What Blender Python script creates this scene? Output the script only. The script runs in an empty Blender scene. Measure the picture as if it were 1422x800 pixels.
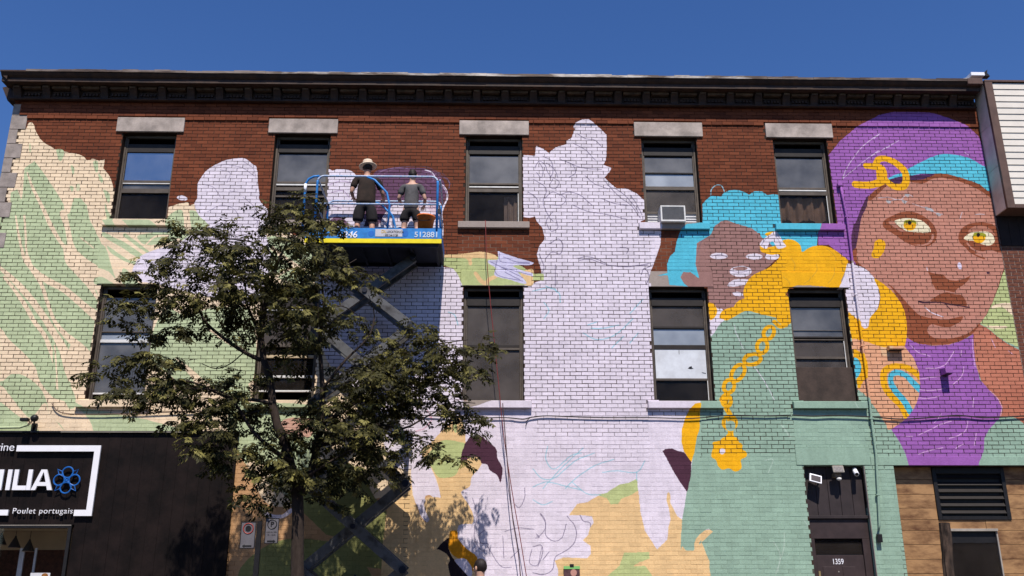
import bpy, bmesh, math, random
import numpy as np
from mathutils import Vector, Matrix
random.seed(7); rng = np.random.default_rng(7)
S = bpy.context.scene
COL = S.collection
R = math.radians
# ------------------------------------------------------------------ camera, sky, sun, exposure
D, CZ, FPX = 16.5, 1.5, 1270.0
PITCH, YAW, ROLL = R(18.161), R(1.4346), R(-0.1557)
fw = Vector((math.sin(YAW)*math.cos(PITCH), math.cos(YAW)*math.cos(PITCH), math.sin(PITCH)))
rt = Vector((math.cos(YAW), -math.sin(YAW), 0)); up = rt.cross(fw)
rt, up = rt*math.cos(ROLL)+up*math.sin(ROLL), up*math.cos(ROLL)-rt*math.sin(ROLL)
cam_d = bpy.data.cameras.new('camera'); cam = bpy.data.objects.new('camera', cam_d); COL.objects.link(cam)
cam_d.sensor_width = 36; cam_d.lens = FPX/1422*36; cam_d.clip_end = 5000; cam_d.clip_start = .05
M = Matrix.Identity(4)
for i in range(3):
    M[i][0], M[i][1], M[i][2] = rt[i], up[i], -fw[i]
M[0][3], M[1][3], M[2][3] = 0, -D, CZ
cam.matrix_world = M; S.camera = cam

SUN_EL, SUN_AZ = R(58), R(-5)        # azimuth measured from straight in front of the wall, minus = from the right
w = bpy.data.worlds.new('World'); S.world = w; w.use_nodes = True
nt = w.node_tree; bg = nt.nodes['Background']
sky = nt.nodes.new('ShaderNodeTexSky'); sky.sky_type = 'NISHITA'; sky.sun_disc = False
sky.sun_elevation = SUN_EL; sky.sun_rotation = R(180)+SUN_AZ
sky.air_density = 1.0; sky.dust_density = 0.2; sky.ozone_density = 4.0; sky.altitude = 300
hs = nt.nodes.new('ShaderNodeHueSaturation'); hs.inputs['Saturation'].default_value = 1.22; hs.inputs['Hue'].default_value = .512; nt.links.new(sky.outputs[0], hs.inputs['Color']); nt.links.new(hs.outputs[0], bg.inputs[0]); bg.inputs[1].default_value = 0.108
sl = bpy.data.lights.new('sun', 'SUN'); sl.energy = 5.0; sl.angle = R(0.5); sl.color = (1, .94, .855)
sun = bpy.data.objects.new('sun', sl); COL.objects.link(sun)
sdir = Vector((math.sin(-SUN_AZ)*math.cos(SUN_EL), -math.cos(SUN_AZ)*math.cos(SUN_EL), math.sin(SUN_EL)))  # towards the sun
sun.rotation_euler = sdir.to_track_quat('Z', 'Y').to_euler(); sun.location = sdir*40
S.view_settings.view_transform = 'Standard'; S.view_settings.look = 'None'
S.view_settings.exposure = 0.27; S.view_settings.gamma = 1
S.cycles.max_bounces = 6; S.cycles.transparent_max_bounces = 8

# ------------------------------------------------------------------ measuring: pixel of the photograph -> place on a plane y = const
def at(px, py, y=0.0):
    d = rt*((px-711)/FPX) - up*((py-400)/FPX) + fw
    t = (D+y)/d.y
    return Vector((d.x*t, y, CZ+d.z*t))
_rt, _up, _fw = np.array(rt), np.array(up), np.array(fw)
def atn(P, y=0.0):
    P = np.asarray(P, float)
    d = (P[:, :1]-711)/FPX*_rt - (P[:, 1:2]-400)/FPX*_up + _fw
    t = (D+y)/d[:, 1:2]
    return np.stack([d[:, 0]*t[:, 0], CZ+d[:, 2]*t[:, 0]], 1)

# ------------------------------------------------------------------ object helpers
ORG = {}
def tag(o, label=None, cat=None, group=None, kind=None):
    if label: o['label'] = label
    if cat: o['category'] = cat
    if group: o['group'] = group
    if kind: o['kind'] = kind
    return o
def empty(name, loc, label=None, cat=None, group=None):
    o = bpy.data.objects.new(name, None); COL.objects.link(o); o.location = loc; o.empty_display_size = .2
    ORG[o.name] = Vector(loc); return tag(o, label, cat, group)
def origin(p):
    return ORG[p.name] if p is not None else Vector((0, 0, 0))
class MB:
    def __init__(s): s.v = []; s.f = []
    def quad(s, *p):
        n = len(s.v); s.v += [tuple(q) for q in p]; s.f.append(tuple(range(n, n+len(p)))); return s
    def box(s, x0, x1, y0, y1, z0, z1):
        n = len(s.v)
        s.v += [(x0,y0,z0),(x1,y0,z0),(x1,y1,z0),(x0,y1,z0),(x0,y0,z1),(x1,y0,z1),(x1,y1,z1),(x0,y1,z1)]
        s.f += [tuple(n+i for i in q) for q in ((0,3,2,1),(4,5,6,7),(0,1,5,4),(1,2,6,5),(2,3,7,6),(3,0,4,7))]; return s
    def beam(s, a, b, wy, h):
        """bar from a to b, width wy across (y), height h in the plane"""
        a, b = Vector(a), Vector(b); d = (b-a).normalized(); side = Vector((0,1,0)); u = d.cross(side).normalized()
        n = len(s.v)
        for p in (a, b):
            for (i, j) in ((-1,-1),(1,-1),(1,1),(-1,1)):
                s.v.append(tuple(p+side*(i*wy/2)+u*(j*h/2)))
        s.f += [tuple(n+i for i in q) for q in ((0,1,2,3),(7,6,5,4),(0,4,5,1),(1,5,6,2),(2,6,7,3),(3,7,4,0))]; return s
    def tube(s, pts, r, n=8, r1=None, cap=True):
        pts = [Vector(p) for p in pts]; m = len(pts)
        rs = r if isinstance(r, (list, tuple)) else [r+(0 if r1 is None else (r1-r)*i/max(1, m-1)) for i in range(m)]
        base = len(s.v); ref = None
        for i, p in enumerate(pts):
            d = (pts[min(i+1, m-1)]-pts[max(i-1, 0)]).normalized()
            if ref is None: ref = d.orthogonal().normalized()
            ref = (ref-d*ref.dot(d)).normalized(); o = d.cross(ref)
            for k in range(n):
                a = 2*math.pi*k/n; s.v.append(tuple(p+(ref*math.cos(a)+o*math.sin(a))*rs[i]))
        for i in range(m-1):
            for k in range(n):
                a = base+i*n+k; b = base+i*n+(k+1) % n; s.f.append((a, b, b+n, a+n))
        if cap:
            s.f.append(tuple(base+k for k in range(n))[::-1]); s.f.append(tuple(base+(m-1)*n+k for k in range(n)))
        return s
    def lathe(s, c, prof, n=16, axis=Vector((0,0,1))):
        """profile: list of (radius, height) around axis through c"""
        c = Vector(c); a = axis.normalized(); u = a.orthogonal().normalized(); v = a.cross(u); base = len(s.v)
        for (r, h) in prof:
            for k in range(n):
                t = 2*math.pi*k/n; s.v.append(tuple(c+a*h+(u*math.cos(t)+v*math.sin(t))*r))
        for i in range(len(prof)-1):
            for k in range(n):
                p = base+i*n+k; q = base+i*n+(k+1) % n; s.f.append((p, q, q+n, p+n))
        s.f.append(tuple(base+k for k in range(n))[::-1]); s.f.append(tuple(base+(len(prof)-1)*n+k for k in range(n)))
        return s
    def prism(s, poly, y0, y1):
        """outline in (x,z), thick from y0 to y1"""
        n = len(poly); b = len(s.v)
        s.v += [(x, y0, z) for x, z in poly]+[(x, y1, z) for x, z in poly]
        s.f.append(tuple(range(b, b+n))); s.f.append(tuple(range(b+2*n-1, b+n-1, -1)))
        for i in range(n): j = (i+1) % n; s.f.append((b+i, b+i+n, b+j+n, b+j))
        return s
    def prismx(s, prof, x0, x1):
        """outline in (y,z), long from x0 to x1"""
        n = len(prof); b = len(s.v)
        s.v += [(x0, y, z) for y, z in prof]+[(x1, y, z) for y, z in prof]
        s.f.append(tuple(range(b, b+n))); s.f.append(tuple(range(b+2*n-1, b+n-1, -1)))
        for i in range(n): j = (i+1) % n; s.f.append((b+i, b+i+n, b+j+n, b+j))
        return s
    def build(s, name, mat, parent=None, smooth=False, bevel=0, label=None, kind=None):
        me = bpy.data.meshes.new(name); o0 = origin(parent)
        me.from_pydata([(x-o0.x, y-o0.y, z-o0.z) for x, y, z in s.v], [], s.f); me.update()
        bm = bmesh.new(); bm.from_mesh(me); bmesh.ops.recalc_face_normals(bm, faces=bm.faces)
        if bevel: bmesh.ops.bevel(bm, geom=list(bm.edges), offset=bevel, segments=1, affect='EDGES')
        bm.to_mesh(me); bm.free()
        if smooth:
            for p in me.polygons: p.use_smooth = True
        me.materials.append(mat); o = bpy.data.objects.new(name, me); COL.objects.link(o)
        if parent is not None: o.parent = parent
        ORG[o.name] = o0; return tag(o, label, kind=kind)

# ------------------------------------------------------------------ materials
def lin(c):
    return tuple(((x/255)/12.92 if x <= 10 else (((x/255)+.055)/1.055)**2.4) for x in c)
def new_mat(name):
    m = bpy.data.materials.new(name); m.use_nodes = True; n = m.node_tree.nodes; n.clear()
    out = n.new('ShaderNodeOutputMaterial'); b = n.new('ShaderNodeBsdfPrincipled'); m.node_tree.links.new(b.outputs[0], out.inputs[0])
    return m, m.node_tree, b, out
def mat(name, col, rough=.7, var=.15, scale=8, bump=.15, bscale=60, metal=0, spec=.3, col2=None, stretch=(1,1,1), ramp=(.35,.7)):
    """one colour broken up by two octaves of noise, a second colour for wear, a little relief"""
    m, t, b, out = new_mat(name); N = t.nodes; L = t.links.new
    g = N.new('ShaderNodeNewGeometry'); mp = N.new('ShaderNodeMapping'); mp.inputs['Scale'].default_value = stretch
    L(g.outputs['Position'], mp.inputs[0])
    n1 = N.new('ShaderNodeTexNoise'); n1.inputs['Scale'].default_value = scale; n1.inputs['Detail'].default_value = 5; n1.inputs['Roughness'].default_value = .65
    L(mp.outputs[0], n1.inputs[0])
    r = N.new('ShaderNodeValToRGB'); r.color_ramp.elements[0].position = ramp[0]; r.color_ramp.elements[1].position = ramp[1]
    c2 = col2 if col2 else tuple(x*(1-var*1.6) for x in col)
    r.color_ramp.elements[0].color = (*c2, 1); r.color_ramp.elements[1].color = (*[min(1, x*(1+(var if not col2 else 0))) for x in col], 1)
    L(n1.outputs[0], r.inputs[0]); L(r.outputs[0], b.inputs['Base Color'])
    n2 = N.new('ShaderNodeTexNoise'); n2.inputs['Scale'].default_value = bscale; n2.inputs['Detail'].default_value = 3
    L(mp.outputs[0], n2.inputs[0]); bp = N.new('ShaderNodeBump'); bp.inputs['Strength'].default_value = bump; bp.inputs['Distance'].default_value = .01
    L(n2.outputs[0], bp.inputs['Height']); L(bp.outputs[0], b.inputs['Normal'])
    b.inputs['Roughness'].default_value = rough; b.inputs['Metallic'].default_value = metal; b.inputs['Specular IOR Level'].default_value = spec
    return m

# ------------------------------------------------------------------ the mural, drawn as shapes on the wall plane (metres), kept as one sheet of paint colour
GX0, GX1, GZ0, GZ1, GS = -9.75, 10.35, 1.2, 11.2, .0058
GW, GH = int((GX1-GX0)/GS), int((GZ1-GZ0)/GS)
IMG = np.zeros((GH, GW, 4), np.float32)          # sRGB colour of the paint + how much paint there is
FILL = np.zeros((GH, GW), np.float32)            # how far paint fills the joints
def smooth_closed(P, k=5):
    P = np.asarray(P, float); n = len(P); out = []
    t = np.linspace(0, 1, k, endpoint=False)[:, None]
    for i in range(n):
        a, b, c, d = P[i-1], P[i], P[(i+1) % n], P[(i+2) % n]
        out.append(.5*((2*b)+(-a+c)*t+(2*a-5*b+4*c-d)*t*t+(-a+3*b-3*c+d)*t**3))
    return np.concatenate(out)
def smooth_open(P, k=6):
    P = np.asarray(P, float); Q = np.vstack([2*P[0]-P[1], P, 2*P[-1]-P[-2]]); out = []
    t = np.linspace(0, 1, k, endpoint=False)[:, None]
    for i in range(1, len(Q)-2):
        a, b, c, d = Q[i-1], Q[i], Q[i+1], Q[i+2]
        out.append(.5*((2*b)+(-a+c)*t+(2*a-5*b+4*c-d)*t*t+(-a+3*b-3*c+d)*t**3))
    return np.vstack(out+[P[-1:]])
def tp(T, P):
    P = np.asarray(P, float)
    if T is None: return P
    Q = P.copy(); Q[:, 0] = T[0]+P[:, 0]/T[2]; Q[:, 1] = T[1]+P[:, 1]/T[2]; return Q
def spans(W):
    x = (W[:, 0]-GX0)/GS; z = (W[:, 1]-GZ0)/GS; n = len(x)
    x2, z2 = np.roll(x, -1), np.roll(z, -1)
    r0, r1 = max(0, int(z.min())), min(GH-1, int(z.max())+1)
    for r in range(r0, r1+1):
        c = r+.5; m = ((z <= c) & (z2 > c)) | ((z2 <= c) & (z > c))
        if not m.any(): continue
        xs = np.sort(x[m]+(c-z[m])*(x2[m]-x[m])/(z2[m]-z[m]))
        for a, b in zip(xs[::2], xs[1::2]):
            a, b = max(0, int(round(a))), min(GW, int(round(b)))
            if b > a: yield r, a, b
def poly(c, P, T=None, sharp=False, alpha=1):
    Q = tp(T, P); Q = Q if sharp else smooth_closed(Q)
    W = atn(Q); c4 = np.array([*(np.array(c)/255), 1], np.float32)
    for r, a, b in spans(W):
        IMG[r, a:b] = c4 if alpha == 1 else IMG[r, a:b]*(1-alpha)+c4*alpha
def fillp(v, P, T=None):
    for r, a, b in spans(atn(tp(T, P))): FILL[r, a:b] = v
def stroke(c, P, wid, T=None, alpha=1, sharp=False):
    """wid in pixels of the photograph, a number or one per point"""
    Q = tp(T, P); ws = np.broadcast_to(np.asarray(wid, float), (len(Q),)).astype(float)
    if len(Q) > 2 and not sharp:
        A = smooth_open(np.hstack([Q, ws[:, None]])); Q, ws = A[:, :2], A[:, 2]
    W = atn(Q); X = (W[:, 0]-GX0)/GS; Z = (W[:, 1]-GZ0)/GS
    sc = np.linalg.norm(atn(Q+[1, 0])-W, axis=1)/GS; rad = np.maximum(ws*sc/2, .7)
    a0, a1 = int(max(0, X.min()-rad.max()-2)), int(min(GW, X.max()+rad.max()+3)); b0, b1 = int(max(0, Z.min()-rad.max()-2)), int(min(GH, Z.max()+rad.max()+3))
    if a1 <= a0 or b1 <= b0: return
    cov = np.zeros((b1-b0, a1-a0), np.float32)
    for i in range(len(Q)-1):
        rr = max(rad[i], rad[i+1])+1.5
        c0, c1 = int(max(a0, min(X[i], X[i+1])-rr)), int(min(a1, max(X[i], X[i+1])+rr+1)); d0, d1 = int(max(b0, min(Z[i], Z[i+1])-rr)), int(min(b1, max(Z[i], Z[i+1])+rr+1))
        if c1 <= c0 or d1 <= d0: continue
        gx = np.arange(c0, c1)[None, :]+.5; gz = np.arange(d0, d1)[:, None]+.5
        dx, dz = X[i+1]-X[i], Z[i+1]-Z[i]; L2 = dx*dx+dz*dz+1e-9
        t = np.clip(((gx-X[i])*dx+(gz-Z[i])*dz)/L2, 0, 1)
        dist = np.hypot(gx-X[i]-t*dx, gz-Z[i]-t*dz)-(rad[i]+(rad[i+1]-rad[i])*t)
        sub = cov[d0-b0:d1-b0, c0-a0:c1-a0]; np.maximum(sub, np.clip(.5-dist, 0, 1), out=sub)
    cov *= alpha; c4 = np.array([*(np.array(c)/255), 1], np.float32)
    V = IMG[b0:b1, a0:a1]; V[...] = V*(1-cov[..., None])+c4*cov[..., None]
def ell(c, cx, cy, rx, ry, T=None, rot=0, **k):
    a = np.linspace(0, 2*np.pi, 20, endpoint=False); x, y = rx*np.cos(a), ry*np.sin(a)
    poly(c, np.stack([cx+x*math.cos(rot)-y*math.sin(rot), cy+x*math.sin(rot)+y*math.cos(rot)], 1), T, **k)
def rib(c, P, T): poly(c, P, T)

LAV=(229,217,229); CRE=(243,217,184); SAG=(190,201,160); PUR=(158,98,174); BLU=(88,190,214); SKN=(194,134,116); BRN=(146,80,54)
YEL=(244,178,24); SEA=(150,177,158); PEA=(232,194,142); OLI=(188,196,136); DPU=(78,46,62); CHI=(158,118,112); TAN=(226,166,130); SHO=(188,115,92); INK=(96,86,112); EYE=(238,224,190)
TA=(0,160,4.444); TB=(0,330,4.444); TC=(0,480,4.444); TD=(180,200,4.444); TE=(440,200,4.444); TF=(700,150,4.444); TG=(600,330,4.444)
TH=(540,560,6.45); TI=(540,676,6.45); TJ=(740,620,4.444); TK=(900,250,4.444); TL=(940,420,4.444); TN=(900,540,4.444)
T1=(1140,150,5.032); T2=(1140,290,5.032); T3=(1140,430,5.032); T4=(1140,530,5.032); TO=(740,330,4.444)
poly(LAV, [(885,394),(904,394),(913,562),(885,562)], sharp=True); poly(LAV, [(893,552),(984,552),(975,600),(893,600)], sharp=True); poly(LAV, [(640,578),(992,578),(992,860),(640,860)], sharp=True); poly(SEA, [(988,440),(1440,440),(1440,660),(1262,660),(1262,860),(1000,860),(988,760)], sharp=True); poly(PEA, [(940,740),(990,735),(1000,860),(940,860)], sharp=True); poly(TAN, [(1190,440),(1262,440),(1262,600),(1190,560)], sharp=True)
# left field: cream ground, sage streaks, cream ribbons over them
P = [(24,181),(36,180),(40,171),(44,169.5),(48,174),(49,181),(55,191),(61,198),(76,207),(90,211),(110,214.5),(117,218),(121,223),(129,220.5),(138,223.5),(146,221),(144,234),(153,245.5),(159,265),(158,286),(154,306),
     (232,306),(234,288),(247,283.5),(261,281),(264,286),(270,283),(300,290),(420,330),(450,360),(450,480),(500,560),(545,600),(560,640),(640,640),(640,860),(-40,860),(-40,181)]
poly(CRE, P, sharp=True)
poly(SAG, [(-20,304),(14,300),(15,268),(24,263),(30,278),(32,268),(34,234),(48,224),(56,234),(67,250),(79,268),(88,283),(91,300),(97,296),(103,275),(112,275),(121,286),(124,304),(133,322),(144,345),(155,370),(161,388),(150,376),(134,372),(131,385),(133,400),(137,412),(134,437),(128,470),(125,495),
      (110,492),(96,500),(97,520),(100,538),(108,560),(122,568),(150,572),(171,577),(200,582),(257,597),(250,612),(150,612),(100,612),(60,612),(-20,612)], sharp=True)
ctr = CRE
stroke(ctr, [(22,300),(25,320),(30,345),(36,362),(52,380),(70,392),(92,404),(120,428),(136,440)], [2,3,4,6,8,9,9,10,14])       # C1
stroke(ctr, [(38,240),(46,262),(60,290),(70,312),(84,336),(96,352),(104,372),(122,394),(136,415)], [2,4,5,6,5,6,9,7,4])
stroke(ctr, [(34,300),(36,330),(37,350),(44,372),(58,396),(66,420),(76,446),(92,466),(110,482),(128,500)], [3,3,3,6,5,5,5,8,12,12])   # C3
stroke(ctr, [(0,372),(22,392),(40,412),(58,436),(72,458),(84,478),(94,500),(98,520)], [5,8,9,9,9,11,15,20])        # C4
stroke(ctr, [(6,385),(22,405),(36,426),(48,447),(62,466),(70,486),(76,505),(80,540)], [4,5,6,6,6,6,5,3])       # C5
stroke(ctr, [(93,345),(98,362),(112,374),(126,386),(131,400)], [10,14,18,18,8])
stroke(ctr, [(112,330),(122,338),(130,345)], 1.6)
stroke(ctr, [(88,296),(94,318),(100,345),(112,362),(128,374)], [10,7,9,14,16])
poly(ctr, [(-30,455),(0,456),(13,472),(33,490),(49,510),(56,530),(74,552),(98,560),(117,575),(128,592),(130,620),(96,605),(84,590),(70,578),(64,555),(54,537),(34,522),(16,520),(0,530),(-30,520)])
poly(ctr, [(-30,538),(0,535),(13,548),(30,570),(44,580),(62,560),(70,578),(84,592),(100,620),(46,620),(42,598),(30,588),(0,565),(-30,560)])
poly(ctr, [(98,480),(122,488),(136,500),(132,530),(124,552),(112,556),(100,540),(96,512)])
stroke(SAG, [(78,490),(82,515),(90,540),(100,562)], [10,14,16,12])
stroke(SAG, [(0,562),(18,578),(36,590),(52,600)], [7,9,8,6])
stroke(ctr, [(76,480),(78,505),(80,540)], 2)
poly(SAG, [(350,210),(395,220),(385,275),(365,280),(352,240)], TA); poly(SAG, [(575,290),(605,290),(603,345),(590,350)], TA)
poly(SAG, [(608,360),(636,395),(630,418),(612,395)], TA); poly(SAG, [(438,310),(460,330),(450,372)], TA); poly(SAG, [(430,440),(455,445),(445,475)], TA)
poly(SAG, [(640,460),(678,490),(672,545),(650,500)], TA); poly(SAG, [(648,545),(670,600),(708,650),(680,670),(655,620)], TA); poly(SAG, [(180,180),(190,180),(192,225),(182,225)], TA, alpha=.7)
poly(SAG, [(470,430),(490,425),(492,460),(475,470)], TA, alpha=.6)
# beside and below the first upper window
poly(SAG, [(1030,650),(1060,605),(1120,585),(1135,640),(1140,700),(1180,700),(1165,640),(1170,590),(1220,600),(1285,660),(1290,735),(1200,800),(1100,760),(1040,720)], TA)
stroke(CRE, [(1148,548),(1158,600),(1165,660),(1175,730)], 5, TA)
poly(SAG, [(760,655),(930,655),(975,692),(800,692)], TA, sharp=True); poly(SAG, [(640,655),(700,655),(720,692),(660,692)], TA, sharp=True)
poly(SAG, [(880,735),(1050,720),(1100,760),(1010,790),(900,800),(850,760)], TA); stroke(CRE, [(900,800),(960,750),(1040,745)], 2.5, TA)
stroke(SAG, [(640,735),(700,770),(760,800),(850,860),(930,900)], [6,7,8,8,4], TA); stroke(SAG, [(770,740),(850,800),(920,850)], [5,5,3], TA)
poly(SAG, [(660,50),(720,90),(790,135),(850,150),(835,165),(780,150),(720,120),(680,90)], TB); poly(SAG, [(625,150),(650,200),(690,215),(715,250),(690,200),(680,150),(650,60),(600,40)], TB)
poly(SAG, [(758,195),(800,215),(850,275),(870,290),(760,290)], TB); poly(SAG, [(585,250),(630,245),(670,265),(700,290),(590,290)], TB)
# wall between first and second lower windows
poly(SAG, [(930,600),(985,640),(1060,720),(1130,800),(1200,900),(1150,930),(1050,850),(930,750)], TB); poly(SAG, [(1000,480),(1130,570),(1180,640),(1240,720),(1260,830),(1380,860),(1560,880),(1560,480),(1400,430),(1280,440),(1200,480),(1100,470)], TB)
stroke(CRE, [(1100,590),(1200,650),(1300,730),(1400,800)], [5,6,4,3], TB); stroke(CRE, [(1260,640),(1340,690),(1422,750)], 3, TB); stroke(CRE, [(1290,560),(1400,640),(1500,700)], 5, TB)
poly(SAG, [(230,430),(262,445),(300,470),(340,520),(345,560),(300,540),(250,500),(210,480)])
poly(SAG, [(370,330),(420,338),(440,370),(432,395),(395,390),(372,372)]); stroke(CRE, [(378,345),(400,362),(430,380)], 6); stroke(CRE, [(384,384),(408,372),(440,378)], 5)
poly(SAG, [(345,560),(440,566),(450,600),(440,640),(470,660),(445,690),(400,690),(370,650),(345,640),(330,690),(318,690),(318,560)]); poly((214,168,148), [(392,585),(408,580),(436,584),(432,606),(405,604),(390,600)])
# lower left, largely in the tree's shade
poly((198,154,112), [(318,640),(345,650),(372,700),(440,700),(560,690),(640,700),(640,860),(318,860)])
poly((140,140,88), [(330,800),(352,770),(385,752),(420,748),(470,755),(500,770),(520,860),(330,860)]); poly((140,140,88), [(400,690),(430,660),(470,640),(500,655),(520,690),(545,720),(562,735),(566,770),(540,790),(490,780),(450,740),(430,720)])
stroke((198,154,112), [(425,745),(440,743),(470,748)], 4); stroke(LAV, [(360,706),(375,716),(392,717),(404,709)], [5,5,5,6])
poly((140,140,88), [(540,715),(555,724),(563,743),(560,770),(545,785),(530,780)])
# lavender silhouettes on the left
poly(LAV, [(400,370),(418,330),(418,270),(425,235),(465,175),(510,140),(580,105),(650,90),(712,90),(760,125),(785,150),(792,240),(800,300),(800,345),(830,380),(852,410),(850,480),(845,560),(870,700),(850,850),(800,950),(700,990),(560,960),(420,930),(270,890),(150,860),(70,850),(20,790),(45,720),(90,680),(200,640),(290,620),(380,560),(480,510),(470,480),(440,455),(420,430)], TD)
ell(LAV, 325, 335, 34, 15, TD, rot=.15)
# centre: painters' patch, big lavender field
poly(LAV, [(454,318),(454,242),(462,237),(472,235),(486,237),(494,243),(510,262),(555,262),(600,270),(612,290),(616,320),(613,345),(614,369),(629,373),(636,382),(643,397),(643,575),(640,590),(630,583),(602,611),(571,650),(560,652),(540,640),(528,600),(505,565),(475,525),(452,495),(444,440),(442,395),(450,360)])
fig = (104,70,96)
poly(fig, [(516,252),(522,238),(540,234),(560,233),(590,234),(606,240),(616,252),(619,268),(614,280),(600,284),(590,276),(580,284),(560,282),(545,286),(532,300),(528,308),(520,298),(515,280)])
poly(fig, [(455,318),(462,303),(474,302),(484,312),(486,320),(470,322)], alpha=.9); poly(fig, [(500,288),(512,282),(528,290),(530,306),(522,312),(500,300)], alpha=.85); poly((60,48,62), [(514,290),(524,300),(524,318),(506,318)])
stroke(LAV, [(608,253),(618,262),(621,275),(614,292),(612,310)], [1.5,3,2.5,3,4]); stroke(LAV, [(590,236),(600,240),(606,250)], 1.6)
for P_ in ([(516,256),(530,238),(560,232),(592,232),(612,242)], [(520,250),(545,236),(575,236)], [(598,246),(612,256),(620,268),(614,286)], [(606,240),(622,250),(624,262)], [(600,252),(614,246),(626,256)], [(520,300),(526,286),(536,278)], [(560,284),(590,280),(604,290)], [(530,246),(556,244),(580,250),(600,262)]): stroke((132,98,124), P_, 1.3, alpha=.8)
poly((214,180,190),[(594,275),(604,280),(612,284),(610,300),(596,292)],alpha=.5)
poly(LAV, [(115,290),(190,296),(196,235),(240,252),(275,278),(320,242),(385,224),(383,202),(415,186),(436,130),(424,118),(440,95),(480,76),(520,73),(552,95),(595,130),(631,165),(633,230),(628,325),(612,352),(663,370),(650,395),(620,430),(650,460),(690,495),(760,500),(820,530),(868,575),(868,690),(842,700),(842,712),(972,712),(968,770),(968,800),(965,845),(935,930),(905,1010),(893,1060),(893,1110),(893,1850),(1230,1850),(1182,1990),(1140,2170),(1100,2380),(1090,2600),(1090,2900),(-200,2900),(-200,1850),(115,1850),(115,1100),(230,1065),(230,1010),(200,905),(215,855),(250,810),(235,740),(200,700),(190,672),(150,680),(118,675)], TF, sharp=True)
fillp(.55, [(643,578),(900,578),(975,578),(960,700),(640,700),(640,640)])
# strip beside the lift, lower
poly(LAV, [(643,570),(760,575),(760,900),(560,900),(620,700),(600,600)])
poly(PEA, [(630,583),(640,582),(646,600),(648,618),(668,640),(664,652),(655,662),(652,676),(640,684),(650,700),(657,715),(655,728),(640,730),(634,742),(645,760),(668,775),(672,860),(540,860),(540,690),(570,664),(572,690),(578,704),(583,716),(594,728),(599,716),(596,700),(590,694),(598,690),(612,694),(610,680),(604,660),(594,642),(586,628),(602,611)])
poly(OLI, [(612,613),(622,611),(634,613),(646,617),(641,630),(639,645),(632,660),(618,664),(608,662),(600,650),(592,637),(600,624)]); poly(OLI, [(629,584),(634,586),(634,600),(630,598)])
poly(LAV, [(571,650),(571,664),(574,690),(580,704),(584,716),(594,726),(598,712),(590,692),(598,688),(608,700),(614,712),(612,690),(606,668),(596,645),(586,632),(590,610),(575,620)])
poly(PEA, [(600,690),(590,697),(590,708),(596,722),(586,726),(578,704),(572,690),(568,760),(640,740),(630,700)])
poly(DPU, [(690,350),(740,300),(822,295),(872,330),(925,375),(962,415),(975,500),(1017,585),(1000,708),(970,645),(905,600),(880,550),(830,540),(815,500),(780,482),(720,490),(655,550),(643,520),(650,450),(668,400)], TH)
poly(LAV, [(600,500),(640,480),(700,410),(730,440),(740,560),(790,700),(700,700),(640,560)], TI) if False else None
LG=(206,200,224)
poly(LAV, [(620,360),(640,340),(700,332),(755,345),(800,420),(900,420),(900,800),(820,760),(780,620),(700,560),(650,500),(615,440)], TI)
poly((228,150,30), [(555,395),(612,400),(622,470),(700,560),(790,630),(770,690),(750,760),(700,660),(620,640),(560,600),(528,520),(540,450)], TI)
poly((40,30,36), [(430,555),(480,500),(537,462),(530,530),(560,620),(620,690),(700,790),(760,900),(600,900),(530,720),(545,650),(500,590),(450,562)], TI)
poly(LAV, [(590,655),(640,643),(690,650),(738,720),(738,810),(700,790),(610,690)], TI)
# peach and olive in the lower middle
poly(PEA, [(222,424),(272,355),(340,342),(400,305),(520,280),(640,240),(652,280),(662,400),(690,520),(765,637),(830,572),(835,500),(850,450),(838,380),(824,330),(828,290),(838,280),(848,300),(848,350),(890,430),(922,455),(912,642),(950,648),(992,655),(998,590),(1030,545),(1100,518),(1070,545),(1030,590),(1022,650),(1070,720),(1092,770),(1095,1000),(160,1000),(155,760),(135,705),(190,685),(335,690),(358,660),(355,615),(308,580),(340,545),(352,500),(376,470),(365,432),(300,425)], TJ, sharp=True)
poly(OLI, [(395,298),(455,287),(490,262),(535,235),(590,225),(640,200),(650,272),(605,300),(545,322),(525,355),(480,357),(455,320)], TJ, sharp=True)
poly(OLI, [(562,655),(718,652),(720,695),(650,715),(700,745),(735,800),(740,900),(400,900),(460,800),(535,735)], TJ, sharp=True); poly(PEA, [(620,738),(700,698),(740,700),(735,720),(690,735)], TJ)
ell(PEA, 1182, 497, 25, 12, TJ)
# child: sea green jacket
poly(SEA, [(205,212),(280,130),(385,45),(420,38),(520,38),(690,60),(1110,540),(1140,540),(1178,560),(1245,680),(1320,800),(1335,840),(1422,1010),(1432,1020),(1432,2200),(700,2200),(560,1880),(420,1700),(250,1380),(180,1400),(25,1530),(25,1425),(40,1300),(60,1170),(85,1050),(100,930),(125,800),(138,640),(138,560),(205,560)], TL, sharp=True)
poly(SEA, [(947,721),(954,685),(962,640),(968,607),(972,575),(1000,575),(1235,600),(1262,646),(1262,900),(985,900),(985,780),(970,742),(975,728),(990,738),(962,765),(945,764)], sharp=True)
poly(PEA, [(912,642),(950,648),(992,655),(998,590),(1030,545),(1100,518),(1070,545),(1030,590),(1022,650),(1070,720),(1092,770),(1095,1000),(900,1000)], TJ)
poly(LAV, [(984,432),(1000,428),(1010,440),(1000,450),(986,467)]); 
stroke(LAV, [(355,140),(365,190),(410,290)], .9, TL, alpha=.8); stroke(LAV, [(480,400),(540,490),(600,600)], 1.1, TL, alpha=.9)
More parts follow.
